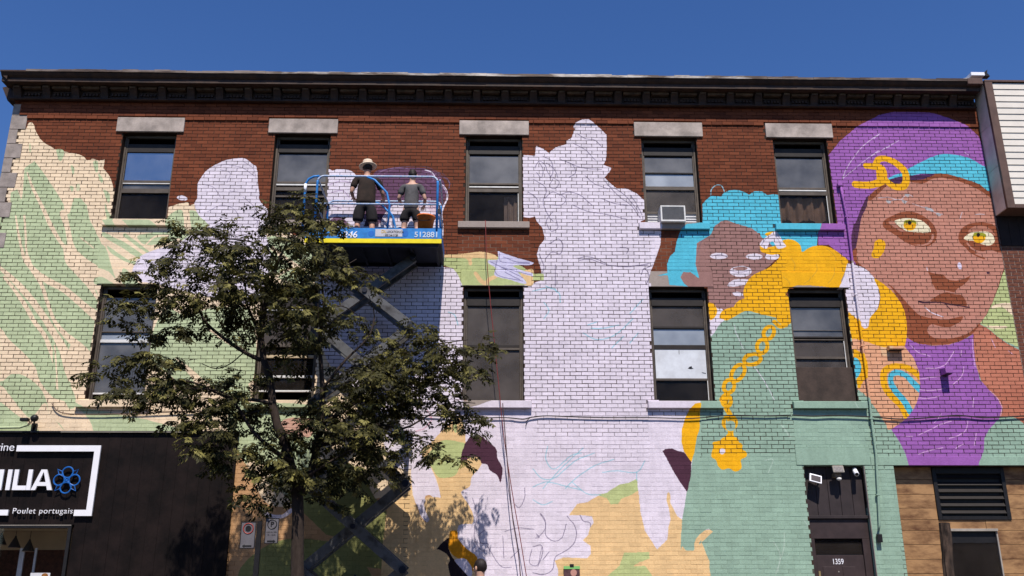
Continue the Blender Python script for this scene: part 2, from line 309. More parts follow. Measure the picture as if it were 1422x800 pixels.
# blue hair and face
poly(BLU, [(335,150),(360,120),(388,98),(450,104),(465,80),(500,65),(555,62),(595,75),(622,92),(655,70),(700,70),(732,94),(770,88),(830,95),(830,270),(1062,275),(1045,340),(1040,450),(950,450),(700,420),(690,330),(520,290),(300,400),(300,520),(312,608),(280,590),(240,600),(220,640),(245,660),(130,650),(118,590),(50,592),(118,575),(115,520),(135,470),(165,440),(175,380),(200,310),(230,282),(335,270)], TK, sharp=True)
stroke((150,190,205), [(385,95),(390,60),(415,35),(450,35),(470,70)], 1.6, TK)
poly(CHI, [(385,340),(410,285),(450,255),(485,250),(540,268),(640,300),(680,330),(705,360),(760,400),(800,470),(760,520),(700,570),(640,600),(600,700),(605,760),(560,790),(500,798),(430,795),(375,755),(365,663),(245,660),(215,630),(197,600),(215,570),(262,572),(315,612),(292,520),(300,390)], TK, sharp=True)
ell(LAV, 435, 470, 55, 20, TK); ell(LAV, 655, 473, 52, 18, TK); ell(LAV, 765, 473, 44, 22, TK); ell(LAV, 570, 565, 68, 34, TK); ell(CHI, 568, 548, 45, 10, TK); poly(LAV, [(490,655),(520,620),(570,612),(622,618),(600,645),(560,655)], TK); ell(LAV, 552, 705, 32, 14, TK, rot=.2)
stroke(INK, [(395,470),(440,462),(480,472)], 1.2, TK, alpha=.6); stroke(INK, [(500,560),(560,570),(640,555)], 1, TK, alpha=.5); stroke(INK, [(300,460),(330,380),(380,360),(420,370)], 1, TK, alpha=.4)
# yellow scarf
poly(YEL, [(690,405),(700,445),(760,462),(812,460),(800,490),(745,540),(680,570),(645,590),(615,620),(590,670),(590,720),(605,750),(570,775),(470,800),(440,850),(500,860),(600,810),(700,830),(780,850),(830,870),(860,900),(870,668),(1172,665),(1190,620),(1225,540),(1230,490),(1190,460),(1150,430),(1080,405),(1010,412),(975,430),(948,442),(940,405),(900,372),(840,368),(800,400),(720,420)], TK)
poly(YEL, [(590,60),(700,60),(702,120),(640,160),(600,220),(560,180),(540,120),(600,60)], TL) if False else None
poly(YEL, [(187,5),(225,8),(245,45),(238,85),(205,108),(195,60)], TL); poly(YEL, [(283,90),(290,62),(340,35),(400,-20),(600,-60),(690,-30),(695,70),(640,68),(560,50),(500,40),(385,45),(330,100),(295,112)], TL)
poly(YEL, [(720,340),(740,322),(780,322),(792,338),(760,350)], TK); poly(LAV, [(690,405),(705,370),(740,345),(790,318),(830,380),(850,410),(800,425),(770,380),(745,395),(730,425)], TK)
stroke(INK, [(700,400),(730,360),(780,345),(820,400)], .9, TK, alpha=.5)
for a, b in (((1100,420),(1160,500)), ((880,480),(900,560)), ((1010,600),(1040,520)), ((830,600),(870,650)), ((960,640),(1000,600)), ((1150,540),(1110,640))): stroke((190,150,60), [a, ((a[0]+b[0])/2+14, (a[1]+b[1])/2), b], .9, TK, alpha=.7)
# chain
for cx, cy, rx, ry, ro in ((660,100,36,26,.2),(566,188,40,30,-1.1),(525,272,32,42,.2),(465,352,52,32,-.2),(375,435,56,34,-1.0),(320,518,40,32,-1.3),(302,610,36,30,-1.4),(325,742,40,38,-1.4)):
    a = np.linspace(0, 2*np.pi, 21); x, y = rx*np.cos(a), ry*np.sin(a)
    stroke(YEL, np.stack([cx+x*math.cos(ro)-y*math.sin(ro), cy+x*math.sin(ro)+y*math.cos(ro)], 1), 5.4, TL)
stroke(YEL, [(600,60),(640,50),(700,70)], 7, TL); stroke(YEL, [(600,120),(640,150),(690,120)], 6, TL); stroke(YEL, [(305,560),(300,640),(325,690)], 7, TL)
stroke(YEL, [(510,185),(508,275),(505,310)], [11,8,14], TN); poly(SEA, [(485,205),(530,205),(530,255),(485,255)], TN); ell(SEA, 503, 305, 9, 8, TN)
poly(YEL, [(440,320),(470,298),(545,300),(560,330),(580,345),(580,372),(608,395),(604,420),(572,440),(576,490),(535,510),(500,492),(455,498),(430,475),(418,440),(392,425),(390,400),(400,360),(398,330)], TN); ell(LAV, 457, 385, 17, 19, TN)
# leaf beside the jacket
poly(YEL, [(320,90),(285,95),(255,125),(228,180),(208,250),(205,330),(220,385),(265,455),(285,390),(300,300),(318,240)], TN, sharp=True)
poly(DPU, [(88,385),(105,372),(150,368),(180,382),(222,392),(266,452),(262,540),(240,638),(200,580),(150,500),(120,440)], TN, sharp=True)
# ---- the large face on the right
poly(PUR, [(1150,216),(1166,196),(1190,176),(1206,168),(1219.5,161),(1239,156.5),(1269,156.5),(1295,158),(1319,166),(1339,174),(1351,182),(1359,190),(1364,204),(1370,235),(1400,260),(1400,310),(1250,330),(1195,330),(1188,368),(1176,360),(1150,340),(1136,340),(1136,323),(1140,312),(1163,312)], sharp=True)
poly(SKN, [(1183,360),(1184,350),(1190,330),(1195,300),(1207,272),(1220,259),(1226,255),(1250,250),(1279,250),(1295,243),(1310,241),(1335,247),(1360,256),(1375,268),(1400,330),(1400,360),(1394,372),(1386,397),(1378,420),(1366,443),(1358,455),(1350,463),(1338,472),(1318,479),(1296,480),(1275,478),(1262,474),(1258,450),(1252,428),(1243,409),(1228,396),(1214,386),(1200,372),(1188,366)], sharp=True)
poly((84,48,78), [(1188,309),(1197,286),(1206,271),(1202,290),(1196,302),(1192,325),(1187,350),(1183,350),(1182,330),(1185,312)])
poly(BRN, [(1183,352),(1189,345),(1190,362),(1197,370),(1188,366)])
poly(BRN, [(400,560),(430,530),(470,530),(440,560),(380,620),(340,650),(330,620)], T1)
poly(BRN, [(600,505),(700,495),(780,463),(860,460),(980,488),(1100,528),(1180,590),(1190,630),(1100,572),(980,520),(860,492),(780,495),(720,525),(640,520)], T1)
poly(BLU, [(462,500),(510,470),(560,455),(620,420),(700,378),(820,328),(920,326),(1030,350),(1120,400),(1155,430),(1178,580),(1100,532),(980,490),(860,460),(780,460),(700,462),(620,475),(560,482),(510,500)], T1)
poly((78,44,86), [(465,505),(560,480),(640,472),(790,462),(735,490),(700,502),(640,505),(590,500),(560,522),(500,528)], T1)
# bow
stroke(YEL, [(240,535),(310,540),(380,532),(425,505),(425,450),(395,415),(315,405)], [10.5,11,11,12,12,10,9], T1); poly(YEL, [(390,395),(440,410),(462,470),(440,530),(400,535),(385,470)], T1)
stroke(YEL, [(385,390),(405,358),(460,358),(530,392),(585,450),(592,520),(560,555),(500,545),(445,500)], [9,9,9,10,10,10,10,9,8], T1)
stroke(LAV, [(150,490),(180,420),(240,330),(300,260),(400,185)], .9, T1, alpha=.8); stroke(LAV, [(150,495),(230,430),(330,350),(450,280),(540,230)], .9, T1, alpha=.7)
for a, b in (((410,180),(370,215)), ((400,300),(350,335)), ((480,270),(440,285)), ((1000,310),(1030,330))): stroke((225,200,235), [a, b], 1.1, T1, alpha=.8)
# eyes
poly(BRN, [(430,105),(450,75),(510,45),(560,25),(630,22),(705,45),(770,95),(800,140),(808,190),(785,240),(730,265),(660,262),(600,240),(540,200),(480,160),(440,135)], T2); poly(SKN, [(470,95),(500,85),(520,105),(550,140),(600,160),(560,160),(510,130)], T2, alpha=.8)
poly(SKN, [(640,252),(720,248),(765,215),(775,180),(790,190),(770,235),(720,258)], T2); poly(EYE, [(512,90),(560,70),(640,68),(705,85),(745,118),(768,158),(740,168),(690,168),(610,160),(560,135)], T2)
ell(YEL, 620, 115, 44, 38, T2); poly((150,150,40), [(576,105),(585,84),(620,80),(658,85),(664,108),(640,98),(600,100)], T2); ell((30,26,30), 617, 99, 13, 14, T2)
poly(BRN, [(958,200),(972,155),(1020,112),(1090,97),(1160,100),(1215,122),(1250,185),(1262,260),(1275,300),(1240,305),(1180,290),(1120,300),(1060,310),(1010,275),(970,240)], T2)
poly(SKN, [(1040,140),(1090,120),(1150,125),(1190,150),(1215,190),(1180,165),(1100,155),(1030,170)], T2, alpha=.75); poly(EYE, [(998,205),(1040,170),(1100,160),(1175,165),(1212,205),(1205,242),(1160,258),(1100,240),(1060,225),(1020,222)], T2)
ell(YEL, 1103, 205, 44, 36, T2); poly((150,150,40), [(1060,195),(1068,172),(1100,165),(1145,175),(1150,200),(1120,190),(1080,188)], T2); ell((30,26,30), 1097, 184, 13, 13, T2)
stroke(BRN, [(1000,240),(1030,290),(1080,325),(1140,350)], 2.2, T2); stroke(SKN, [(1020,240),(1050,275),(1100,300),(1180,305)], 2.4, T2)
poly(YEL, [(376,230),(410,213),(445,232),(448,265),(432,310),(400,345),(362,342),(350,320),(368,275)], T2)
# nose, mouth, chin shadow
poly(BRN, [(745,440),(800,455),(850,460),(885,495),(940,505),(1000,490),(1045,465),(1030,500),(990,535),(950,560),(930,585),(870,572),(800,565),(775,520),(765,480)], T2, sharp=True); ell(SKN, 945, 478, 52, 20, T2)
ell((226,214,236), 967, 400, 14, 24, T2, rot=-.2); ell((70,40,60), 1165, 448, 9, 9, T2)
poly(BRN, [(760,645),(810,610),(850,590),(880,584),(910,592),(935,598),(980,605),(1008,640),(1012,685),(940,668),(880,660),(820,652)], T2)
stroke((64,36,50), [(685,648),(720,656),(820,655),(900,668),(960,678),(1035,690)], [3,2.4,1.6,2.2,1.6,1.4], T2); stroke((64,36,50), [(865,665),(885,685),(908,712)], 1, T2)
poly(BRN, [(470,525),(540,590),(620,680),(690,745),(780,765),(880,775),(985,752),(970,790),(900,825),(830,822),(775,808),(742,835),(750,875),(800,905),(880,910),(980,890),(1050,855),(1110,800),(1100,850),(1060,872),(1000,912),(900,945),(780,952),(680,942),(610,905),(596,850),(596,790),(575,700),(525,605)], T2)
stroke((232,222,238), [(725,690),(770,725),(850,755)], 1.3, T2)
for a, b, c2 in (((400,630),(470,625),(520,640)), ((470,655),(540,640),(600,655)), ((560,640),(600,605),(640,620)), ((640,670),(700,690),(760,705)), ((760,700),(800,735),(850,745)), ((985,730),(975,760),(968,775)), ((1075,745),(1110,742),(1140,745))): stroke((206,196,206), [a, b, c2], 1.2, T1, alpha=.75)
for x, y in ((470,655),(600,610),(580,655),(740,705),(770,715),(820,745)): ell((176,184,190), x, y, 18, 11, T1, rot=.5, alpha=.75)
stroke((232,222,238), [(738,410),(742,432)], 1.4, T2, alpha=.8)
# white shawl edge, yellow scarf, peach hand
poly(LAV, [(120,560),(160,470),(182,382),(215,385),(290,410),(335,440),(372,485),(402,560),(412,620),(395,700),(342,762),(338,800),(325,830),(305,838),(285,822),(250,770),(190,735),(165,560)], T2, sharp=True)
poly(YEL, [(190,735),(215,742),(250,770),(285,825),(310,838),(330,825),(342,762),(395,700),(412,620),(402,560),(370,488),(440,530),(520,605),(575,700),(596,790),(598,880),(590,940),(560,985),(500,985),(420,965),(340,938),(300,925),(218,920)], T2)
poly(TAN, [(213,215),(260,212),(340,235),(420,262),(500,270),(585,262),(640,330),(675,400),(690,480),(690,560),(672,640),(640,700),(600,760),(480,840),(450,800),(400,720),(350,650),(300,590),(262,548),(225,330)], T3)
stroke(YEL, [(600,745),(560,670),(510,620),(455,560),(435,490),(445,430),(500,398),(580,400),(640,430),(690,470)], [10,10,10,9,9,9,8,8,9,9], T3); stroke(BLU, [(622,712),(580,640),(520,570),(488,510),(490,460),(530,440),(590,460),(640,510),(690,560)], [9,9,9,8,7,8,8,9,9], T3)
poly(YEL, [(222,285),(260,290),(310,335),(328,400),(322,470),(295,500),(275,545),(255,540),(240,420)], T3); poly(BLU, [(228,338),(265,355),(280,400),(270,450),(243,480),(232,420)], T3); poly(TAN, [(275,545),(300,500),(320,520),(330,600),(300,590)], T3)
# shoulder, background and neck
poly(SHO, [(1050,180),(1110,105),(1160,130),(1220,180),(1300,240),(1400,290),(1480,330),(1480,900),(1420,810),(1360,760),(1310,745),(1240,750),(1260,700),(1240,640),(1120,500),(1080,380)], T3, sharp=True)
poly((202,128,104), [(1060,200),(1110,130),(1200,190),(1300,260),(1400,310),(1440,330),(1440,500),(1300,560),(1180,540),(1110,470),(1080,380)], T3, alpha=.6)
poly(SEA, [(1240,748),(1310,745),(1360,758),(1420,800),(1480,860),(1480,1200),(1095,1200),(1100,1080),(1135,1000),(1135,900),(1160,840),(1228,800)], T3, sharp=True)
poly(OLI, [(1285,415),(1262,470),(1240,545),(1200,650),(1150,750),(1108,802),(1160,830),(1230,890),(1300,935),(1400,975),(1460,1000),(1460,800),(1300,415)], T2, sharp=True)
poly(CRE, [(1185,695),(1230,665),(1350,664),(1352,745),(1318,730),(1270,690),(1230,692)], T2); poly(CRE, [(1150,820),(1200,818),(1290,820),(1288,835),(1200,838)], T2)
poly(PUR, [(595,198),(680,240),(780,252),(900,246),(960,225),(1020,200),(1062,168),(1066,260),(1078,380),(1110,490),(1180,570),(1235,630),(1262,690),(1240,765),(1170,840),(1140,900),(1135,990),(1100,1075),(1100,1120),(620,1120),(590,1010),(545,920),(490,838),(560,790),(612,745),(655,680),(685,600),(692,520),(682,430),(645,335),(585,262)], T3, sharp=True)
for P_ in ([(625,250),(680,300),(760,325)], [(730,412),(800,410),(860,390),(900,340),(930,290)], [(690,485),(760,475),(850,465)], [(995,400),(985,460),(920,525)], [(690,562),(780,565),(870,550)], [(685,618),(750,620),(830,605)], [(1065,620),(1060,680)], [(980,285),(978,320)], [(840,730),(810,770),(790,790)], [(680,875),(760,840),(840,800),(910,780)], [(895,900),(960,880),(1010,840),(1025,780)], [(555,890),(640,885)], [(680,1010),(760,985),(850,965)], [(1085,860),(1070,950)], [(940,970),(990,940)], [(1055,200),(1062,300),(1075,400)], [(1190,205),(1215,265)], [(1310,290),(1340,315)], [(1185,570),(1235,625),(1262,680),(1255,740)]):
    stroke((232,190,226), P_, 1.0, T3, alpha=.85)
poly((226,190,150), [(415,265),(440,262),(475,262),(480,320),(430,320)], T3, alpha=.7)
# green patch and scribble above the third lower window
poly(OLI, [(60,120),(130,125),(180,122),(300,105),(420,120),(560,180),(622,230),(622,296),(186,296),(160,232),(130,190),(60,172)], TG, sharp=True)
poly(PEA, [(60,108),(180,100),(300,88),(385,105),(400,135),(330,130),(250,128),(248,165),(228,168),(205,130),(60,122)], TG); stroke(PEA, [(268,222),(295,262),(330,285),(350,262),(400,238)], [5,6,6,6,5], TG); poly(PEA, [(545,225),(622,195),(622,292),(570,292),(580,270)], TG)
poly((212,206,232), [(405,85),(430,92),(540,130),(622,152),(612,168),(540,170),(500,178),(560,205),(620,222),(618,240),(560,225),(530,215),(582,280),(550,284),(480,262),(385,236),(395,190),(350,160),(350,140),(405,135)], TG)
for P_ in ([(415,95),(430,150),(600,160)], [(400,140),(400,230),(560,270)], [(440,120),(520,150),(600,155)], [(360,150),(440,190),(560,250)], [(420,180),(520,210),(610,232)], [(450,215),(540,262)]): stroke((128,122,160), P_, 1.1, TG, alpha=.8)
poly(OLI, [(622,222),(690,225),(690,268),(622,268)], TG, sharp=True)
# sketch lines over the lavender fields
def sk(T, seg, c=INK, wd=.95, al=.72):
    for s_ in seg: stroke(c, s_, wd, T, alpha=al)
SK = [[(190,370),(215,330),(250,350),(270,400),(290,430)],[(240,300),(290,330),(300,400),(280,430)],[(350,320),(420,350),(440,400),(400,430)],[(300,430),(340,460),(310,500),(280,480),(300,440)],[(380,330),(480,370),(600,380)],[(250,560),(300,520),(380,560),(350,600),(280,600)],
      [(620,450),(700,540),(780,600),(840,680)],[(640,480),(720,520),(790,590),(830,650)],[(600,560),(680,590),(760,600)],[(420,600),(520,640),(640,660),(760,690)],[(180,440),(260,500),(240,580),(270,660),(300,700)],[(300,640),(260,700),(290,760),(330,740),(320,690)],[(780,540),(820,600),(850,660)],[(450,160),(500,190),(560,200),(600,240)],[(430,220),(500,260),(560,320)],
      [(210,330),(240,380),(230,430),(200,400)],[(260,340),(310,380),(330,430)],[(150,520),(200,560),(210,620)],[(500,420),(560,470),(640,500)],[(340,540),(400,520),(470,540),(540,600)]]
sk(TF, SK)
sk(TG, [[(720,40),(780,10),(805,50),(790,100),(740,90),(700,130)],[(660,100),(690,180),(680,215)],[(900,130),(960,118),(1030,140),(1070,160)],[(910,140),(980,135),(1060,165),(1150,178)],[(1100,175),(1200,180),(1330,170)],[(1160,60),(1210,70),(1200,100)],[(1290,230),(1310,190),(1340,240),(1320,290)],[(1300,200),(1360,170)],[(1140,180),(1250,175),(1340,160)],[(760,170),(760,300)]], wd=1.1, al=.65)
CY = (120,196,210)
sk(TG, [[(620,330),(740,310),(770,340)],[(700,300),(780,340),(790,400)],[(690,400),(720,450),(690,500)],[(1220,470),(1300,380)],[(1110,680),(1180,610)],[(930,590),(1020,630),(1130,600),(1240,500)],[(960,540),(1020,520)],[(1220,650),(1270,590)],[(980,560),(1060,560),(1150,540)],[(100,460),(140,480),(160,540)]], c=CY, wd=1.4, al=.6)
sk(TJ, [[(0,140),(60,200),(140,190),(260,90),(380,40)],[(90,0),(80,80),(130,140),(230,60),(300,40)],[(200,260),(260,200),(380,120),(500,80)],[(430,160),(520,150),(640,160),(690,90)],[(0,250),(80,220),(180,240),(300,270)],[(240,220),(330,290),(420,300)],[(640,160),(640,210)],[(120,340),(60,360),(0,330)],[(310,10),(180,130),(60,260)]], c=CY, wd=1.3, al=.55)
sk(TJ, [[(45,415),(75,470),(80,550),(130,585),(180,560),(205,480)],[(210,430),(262,500),(262,580),(210,640),(140,680),(120,760),(60,790),(0,780)],[(290,425),(310,460),(350,470),(355,495)],[(0,620),(50,610),(60,660),(30,740)],[(100,650),(60,700)],[(20,540),(40,560),(15,565)]], wd=1.0, al=.7)
sk(TI, [[(1360,240),(1395,290),(1400,370),(1350,440),(1320,440)],[(750,100),(790,250),(770,360),(770,480),(830,570),(880,570)],[(860,390),(810,430),(820,500),(880,510)],[(880,530),(1000,710),(1100,720)],[(1020,440),(1030,640)],[(1090,640),(1170,560)],[(1215,10),(1215,100),(1170,185),(1130,160)],[(1040,400),(1160,370),(1300,380)],[(1280,560),(1260,680),(1330,700),(1370,540)]], wd=1.0, al=.6)
sk(TD, [[(520,140),(600,130),(700,150),(770,200)],[(700,110),(760,150),(780,210)],[(450,250),(520,270),(560,330)],[(620,290),(680,300)],[(480,420),(560,380),(640,400),(680,460)],[(700,330),(760,380),(800,460),(770,500)],[(560,160),(620,180),(600,240)],[(740,440),(790,480),(780,520)]], wd=.9, al=.5)
sk(TE, [[(380,180),(420,160),(480,150),(560,150)],[(640,180),(700,180),(720,230)],[(720,190),(770,180),(820,240),(800,300)],[(640,380),(700,400),(750,380)],[(80,250),(150,230),(210,240)],[(90,300),(160,290),(200,330)],[(100,380),(150,400)]], c=(150,120,160), wd=1.2, al=.6)
sk(TH, [[(340,60),(380,120),(370,170),(310,230),(240,250)],[(350,110),(400,150)]], c=(210,140,160), wd=1.2, al=.7)
sk(TN, [[(740,0),(770,55)],[(830,230),(880,300)],[(720,440),(770,440),(740,520)],[(1265,90),(1285,120)]], c=(196,214,200), wd=1.1, al=.6)
sk((1020,560,3.333), [[(215,100),(255,160)],[(230,600),(225,680),(190,790)],[(180,640),(210,700),(200,780)],[(320,540),(345,575)]], c=(190,206,192), wd=1.2, al=.6)
# where paint has filled the joints
fillp(.93, [(640,566),(742,566),(742,580),(905,580),(905,612),(745,612),(735,640),(640,640)]); fillp(.95, [(575,578),(742,578),(745,640),(900,640),(905,578),(975,578),(960,860),(560,860)])
fillp(.3, [(745,560),(900,560),(900,606),(745,606)])
fillp(.97, [(1100,570),(1205,570),(1212,648),(1108,648)]); fillp(.85, [(975,630),(1112,630),(1135,860),(950,860),(958,700)]); fillp(.9, [(1204,650),(1244,650),(1260,860),(1216,860)])
fillp(.85, [(136,330),(240,330),(232,395),(134,395)]); fillp(.8, [(0,575),(320,575),(320,606),(0,606)]); fillp(.8, [(318,560),(560,560),(560,860),(318,860)])
fillp(.85, [(905,330),(980,330),(985,375),(905,375)]); fillp(.85, [(1090,330),(1165,330),(1172,400),(1092,400)]); fillp(.8, [(640,326),(738,326),(738,374),(640,374)])
PALE = np.zeros((GH, GW), np.float32)
for P_ in ([(637,326),(737,326),(737,358),(637,352)], [(905,330),(935,330),(928,376),(905,376)], [(378,326),(470,326),(470,372),(378,372)]):
    for r, a, b in spans(atn(P_)): PALE[r, a:b] = 1
def fill_at(x, z):
    i = min(GH-1, max(0, int((z-GZ0)/GS))); j = min(GW-1, max(0, int((x-GX0)/GS))); return FILL[i, j]
def packed_image(name, arr):
    im = bpy.data.images.new(name, GW, GH, alpha=True); im.alpha_mode = 'CHANNEL_PACKED'
    im.pixels.foreach_set(np.ascontiguousarray(arr, np.float32).ravel()); im.update(); im.pack(); return im
IMG[..., :3][IMG[..., 3] < .01] = 0
ART = packed_image('mural_paint', IMG)
F4 = np.zeros((GH, GW, 4), np.float32); F4[..., 0] = FILL; F4[..., 1] = PALE; F4[..., 3] = 1
JNT = packed_image('joint_paint', F4); JNT.colorspace_settings.name = 'Non-Color'; del F4

PAINT_K = .90
def wall_mat(name, kind):
    """brick / joint / smooth stone or metal, each carrying whatever paint the mural puts at that place on the wall"""
    m, t, b, out = new_mat(name); N = t.nodes; L = t.links.new
    g = N.new('ShaderNodeNewGeometry'); sp = N.new('ShaderNodeSeparateXYZ')
    wob = N.new('ShaderNodeTexNoise'); wob.inputs['Scale'].default_value = 9; wob.inputs['Detail'].default_value = 3
    L(g.outputs['Position'], wob.inputs[0]); ws = N.new('ShaderNodeVectorMath'); ws.operation = 'SUBTRACT'; ws.inputs[1].default_value = (.5, .5, .5); L(wob.outputs['Color'], ws.inputs[0])
    wm = N.new('ShaderNodeVectorMath'); wm.operation = 'SCALE'; wm.inputs[3].default_value = .022; L(ws.outputs[0], wm.inputs[0])
    wa = N.new('ShaderNodeVectorMath'); wa.operation = 'ADD'; L(g.outputs['Position'], wa.inputs[0]); w2 = N.new('ShaderNodeTexNoise'); w2.inputs['Scale'].default_value = 70; L(g.outputs['Position'], w2.inputs[0]); w3_ = N.new('ShaderNodeVectorMath'); w3_.operation = 'MULTIPLY_ADD'; w3_.inputs[1].default_value = (.016,.016,.016); w3_.inputs[2].default_value = (-.008,-.008,-.008); L(w2.outputs['Color'], w3_.inputs[0])
    w4_ = N.new('ShaderNodeVectorMath'); w4_.operation = 'ADD'; L(wm.outputs[0], w4_.inputs[0]); L(w3_.outputs[0], w4_.inputs[1]); L(w4_.outputs[0], wa.inputs[1]); L(wa.outputs[0], sp.inputs[0])
    mx = N.new('ShaderNodeMath'); mx.operation = 'MULTIPLY_ADD'; mx.inputs[1].default_value = 1/(GX1-GX0); mx.inputs[2].default_value = -GX0/(GX1-GX0); L(sp.outputs[0], mx.inputs[0])
    mz = N.new('ShaderNodeMath'); mz.operation = 'MULTIPLY_ADD'; mz.inputs[1].default_value = 1/(GZ1-GZ0); mz.inputs[2].default_value = -GZ0/(GZ1-GZ0); L(sp.outputs[2], mz.inputs[0])
    cb = N.new('ShaderNodeCombineXYZ'); L(mx.outputs[0], cb.inputs[0]); L(mz.outputs[0], cb.inputs[1])
    im = N.new('ShaderNodeTexImage'); im.image = ART; im.extension = 'CLIP'; L(cb.outputs[0], im.inputs[0])
    n1 = N.new('ShaderNodeTexNoise'); n1.inputs['Scale'].default_value = 26; n1.inputs['Detail'].default_value = 6; n1.inputs['Roughness'].default_value = .7; L(g.outputs['Position'], n1.inputs[0])
    n2 = N.new('ShaderNodeTexNoise'); n2.inputs['Scale'].default_value = 1.3; n2.inputs['Detail'].default_value = 4; L(g.outputs['Position'], n2.inputs[0])
    at_ = N.new('ShaderNodeAttribute'); at_.attribute_name = 'tone'
    # paint: slight brush unevenness
    ps = N.new('ShaderNodeMapRange'); ps.inputs[1].default_value = .3; ps.inputs[2].default_value = .75; ps.inputs[3].default_value = PAINT_K*.84; ps.inputs[4].default_value = PAINT_K*1.07; L(n1.outputs[0], ps.inputs[0])
    pt = N.new('ShaderNodeMath'); pt.operation = 'MULTIPLY_ADD'; pt.inputs[1].default_value = .10; L(at_.outputs['Fac'], pt.inputs[0]); L(ps.outputs[0], pt.inputs[2])
    lg = N.new('ShaderNodeMapRange'); lg.inputs[1].default_value = .3; lg.inputs[2].default_value = .7; lg.inputs[3].default_value = .93; lg.inputs[4].default_value = 1.04; L(n2.outputs[0], lg.inputs[0])
    rmk = N.new('ShaderNodeMapping'); rmk.inputs['Scale'].default_value = (5.5,5.5,1.1); rmk.inputs['Rotation'].default_value = (0,.25,0); L(g.outputs['Position'], rmk.inputs[0]); rn = N.new('ShaderNodeTexNoise'); rn.inputs['Scale'].default_value = 1.4; rn.inputs['Detail'].default_value = 4; L(rmk.outputs[0], rn.inputs[0])
    rr2 = N.new('ShaderNodeMapRange'); rr2.inputs[1].default_value = .35; rr2.inputs[2].default_value = .65; rr2.inputs[3].default_value = .93; rr2.inputs[4].default_value = 1.03; L(rn.outputs[0], rr2.inputs[0]); lg2 = N.new('ShaderNodeMath'); lg2.operation = 'MULTIPLY'; L(lg.outputs[0], lg2.inputs[0]); L(rr2.outputs[0], lg2.inputs[1]); lg = lg2
    ptl = N.new('ShaderNodeMath'); ptl.operation = 'MULTIPLY'; L(pt.outputs[0], ptl.inputs[0]); L(lg.outputs[0], ptl.inputs[1])
    pc = N.new('ShaderNodeVectorMath'); pc.operation = 'SCALE'; L(im.outputs[0], pc.inputs[0]); L(ptl.outputs[0], pc.inputs[3])
    cr = N.new('ShaderNodeValToRGB'); e = cr.color_ramp.elements
    if kind == 'brick':
        e[0].position = .2; e[0].color = (.070, .019, .010, 1); e[1].position = .85; e[1].color = (.185, .052, .023, 1)
        e.new(.55).color = (.132, .036, .016, 1)
    elif kind == 'joint':
        e[0].position = .3; e[0].color = (.022, .013, .009, 1); e[1].position = .7; e[1].color = (.055, .032, .022, 1)
    else:
        e[0].position = .25; e[0].color = (.24, .19, .165, 1); e[1].position = .8; e[1].color = (.38, .315, .28, 1)
    sm = N.new('ShaderNodeMath'); sm.operation = 'MULTIPLY_ADD'; sm.inputs[1].default_value = .55; L(n1.outputs[0], sm.inputs[0])
    s2 = N.new('ShaderNodeMath'); s2.operation = 'MULTIPLY_ADD'; s2.inputs[1].default_value = .45; L(n2.outputs[0], s2.inputs[0])
    s3 = N.new('ShaderNodeMath'); s3.operation = 'MULTIPLY'; s3.inputs[1].default_value = .32 if kind == 'brick' else 0; L(at_.outputs['Fac'], s3.inputs[0])
    L(s3.outputs[0], s2.inputs[2]); L(s2.outputs[0], sm.inputs[2]); L(sm.outputs[0], cr.inputs[0])
    mixc = N.new('ShaderNodeMix'); mixc.data_type = 'RGBA'
    L(cr.outputs[0], mixc.inputs[6]); L(pc.outputs[0], mixc.inputs[7])
    if kind == 'joint':
        jn = N.new('ShaderNodeTexImage'); jn.image = JNT; jn.extension = 'CLIP'; L(cb.outputs[0], jn.inputs[0])
        n3 = N.new('ShaderNodeTexNoise'); n3.inputs['Scale'].default_value = 6; n3.inputs['Detail'].default_value = 3; L(g.outputs['Position'], n3.inputs[0])
        sc_ = N.new('ShaderNodeSeparateColor'); L(jn.outputs[0], sc_.inputs[0]); pm = N.new('ShaderNodeMix'); pm.data_type = 'RGBA'; pm.inputs[7].default_value = (.17,.115,.085,1); L(sc_.outputs[1], pm.inputs[0]); L(cr.outputs[0], pm.inputs[6]); L(pm.outputs[2], mixc.inputs[6])
        a1 = N.new('ShaderNodeMath'); a1.operation = 'ADD'; L(sc_.outputs[0], a1.inputs[0]); L(n3.outputs[0], a1.inputs[1])
        a2 = N.new('ShaderNodeMapRange'); a2.inputs[1].default_value = .46; a2.inputs[2].default_value = 1.4; L(a1.outputs[0], a2.inputs[0])
        a3 = N.new('ShaderNodeMath'); a3.operation = 'MULTIPLY'; L(a2.outputs[0], a3.inputs[0]); L(im.outputs[1], a3.inputs[1]); L(a3.outputs[0], mixc.inputs[0])
        # the patched brickwork under the upper sills was laid with a paler mortar
    else:
        wr = N.new('ShaderNodeMapRange'); wr.inputs[1].default_value = .24; wr.inputs[2].default_value = .30; wr.inputs[3].default_value = .55; L(n1.outputs[0], wr.inputs[0])
        a3 = N.new('ShaderNodeMath'); a3.operation = 'MULTIPLY'; L(wr.outputs[0], a3.inputs[0]); L(im.outputs[1], a3.inputs[1]); L(a3.outputs[0], mixc.inputs[0])
    L(mixc.outputs[2], b.inputs['Base Color'])
    bp = N.new('ShaderNodeBump'); bp.inputs['Strength'].default_value = .45; bp.inputs['Distance'].default_value = .006
    n4 = N.new('ShaderNodeTexNoise'); n4.inputs['Scale'].default_value = 45; n4.inputs['Detail'].default_value = 5; L(g.outputs['Position'], n4.inputs[0]); L(n4.outputs[0], bp.inputs['Height']); L(bp.outputs[0], b.inputs['Normal'])
    b.inputs['Roughness'].default_value = .8; b.inputs['Specular IOR Level'].default_value = .14
    return m
M_BRICK = wall_mat('painted_brick', 'brick'); M_JOINT = wall_mat('painted_joint', 'joint'); M_STONE = wall_mat('painted_stone', 'stone')
M_LIME = mat('limestone', (.39,.325,.29), .85, .24, 3.2, .3, 70)
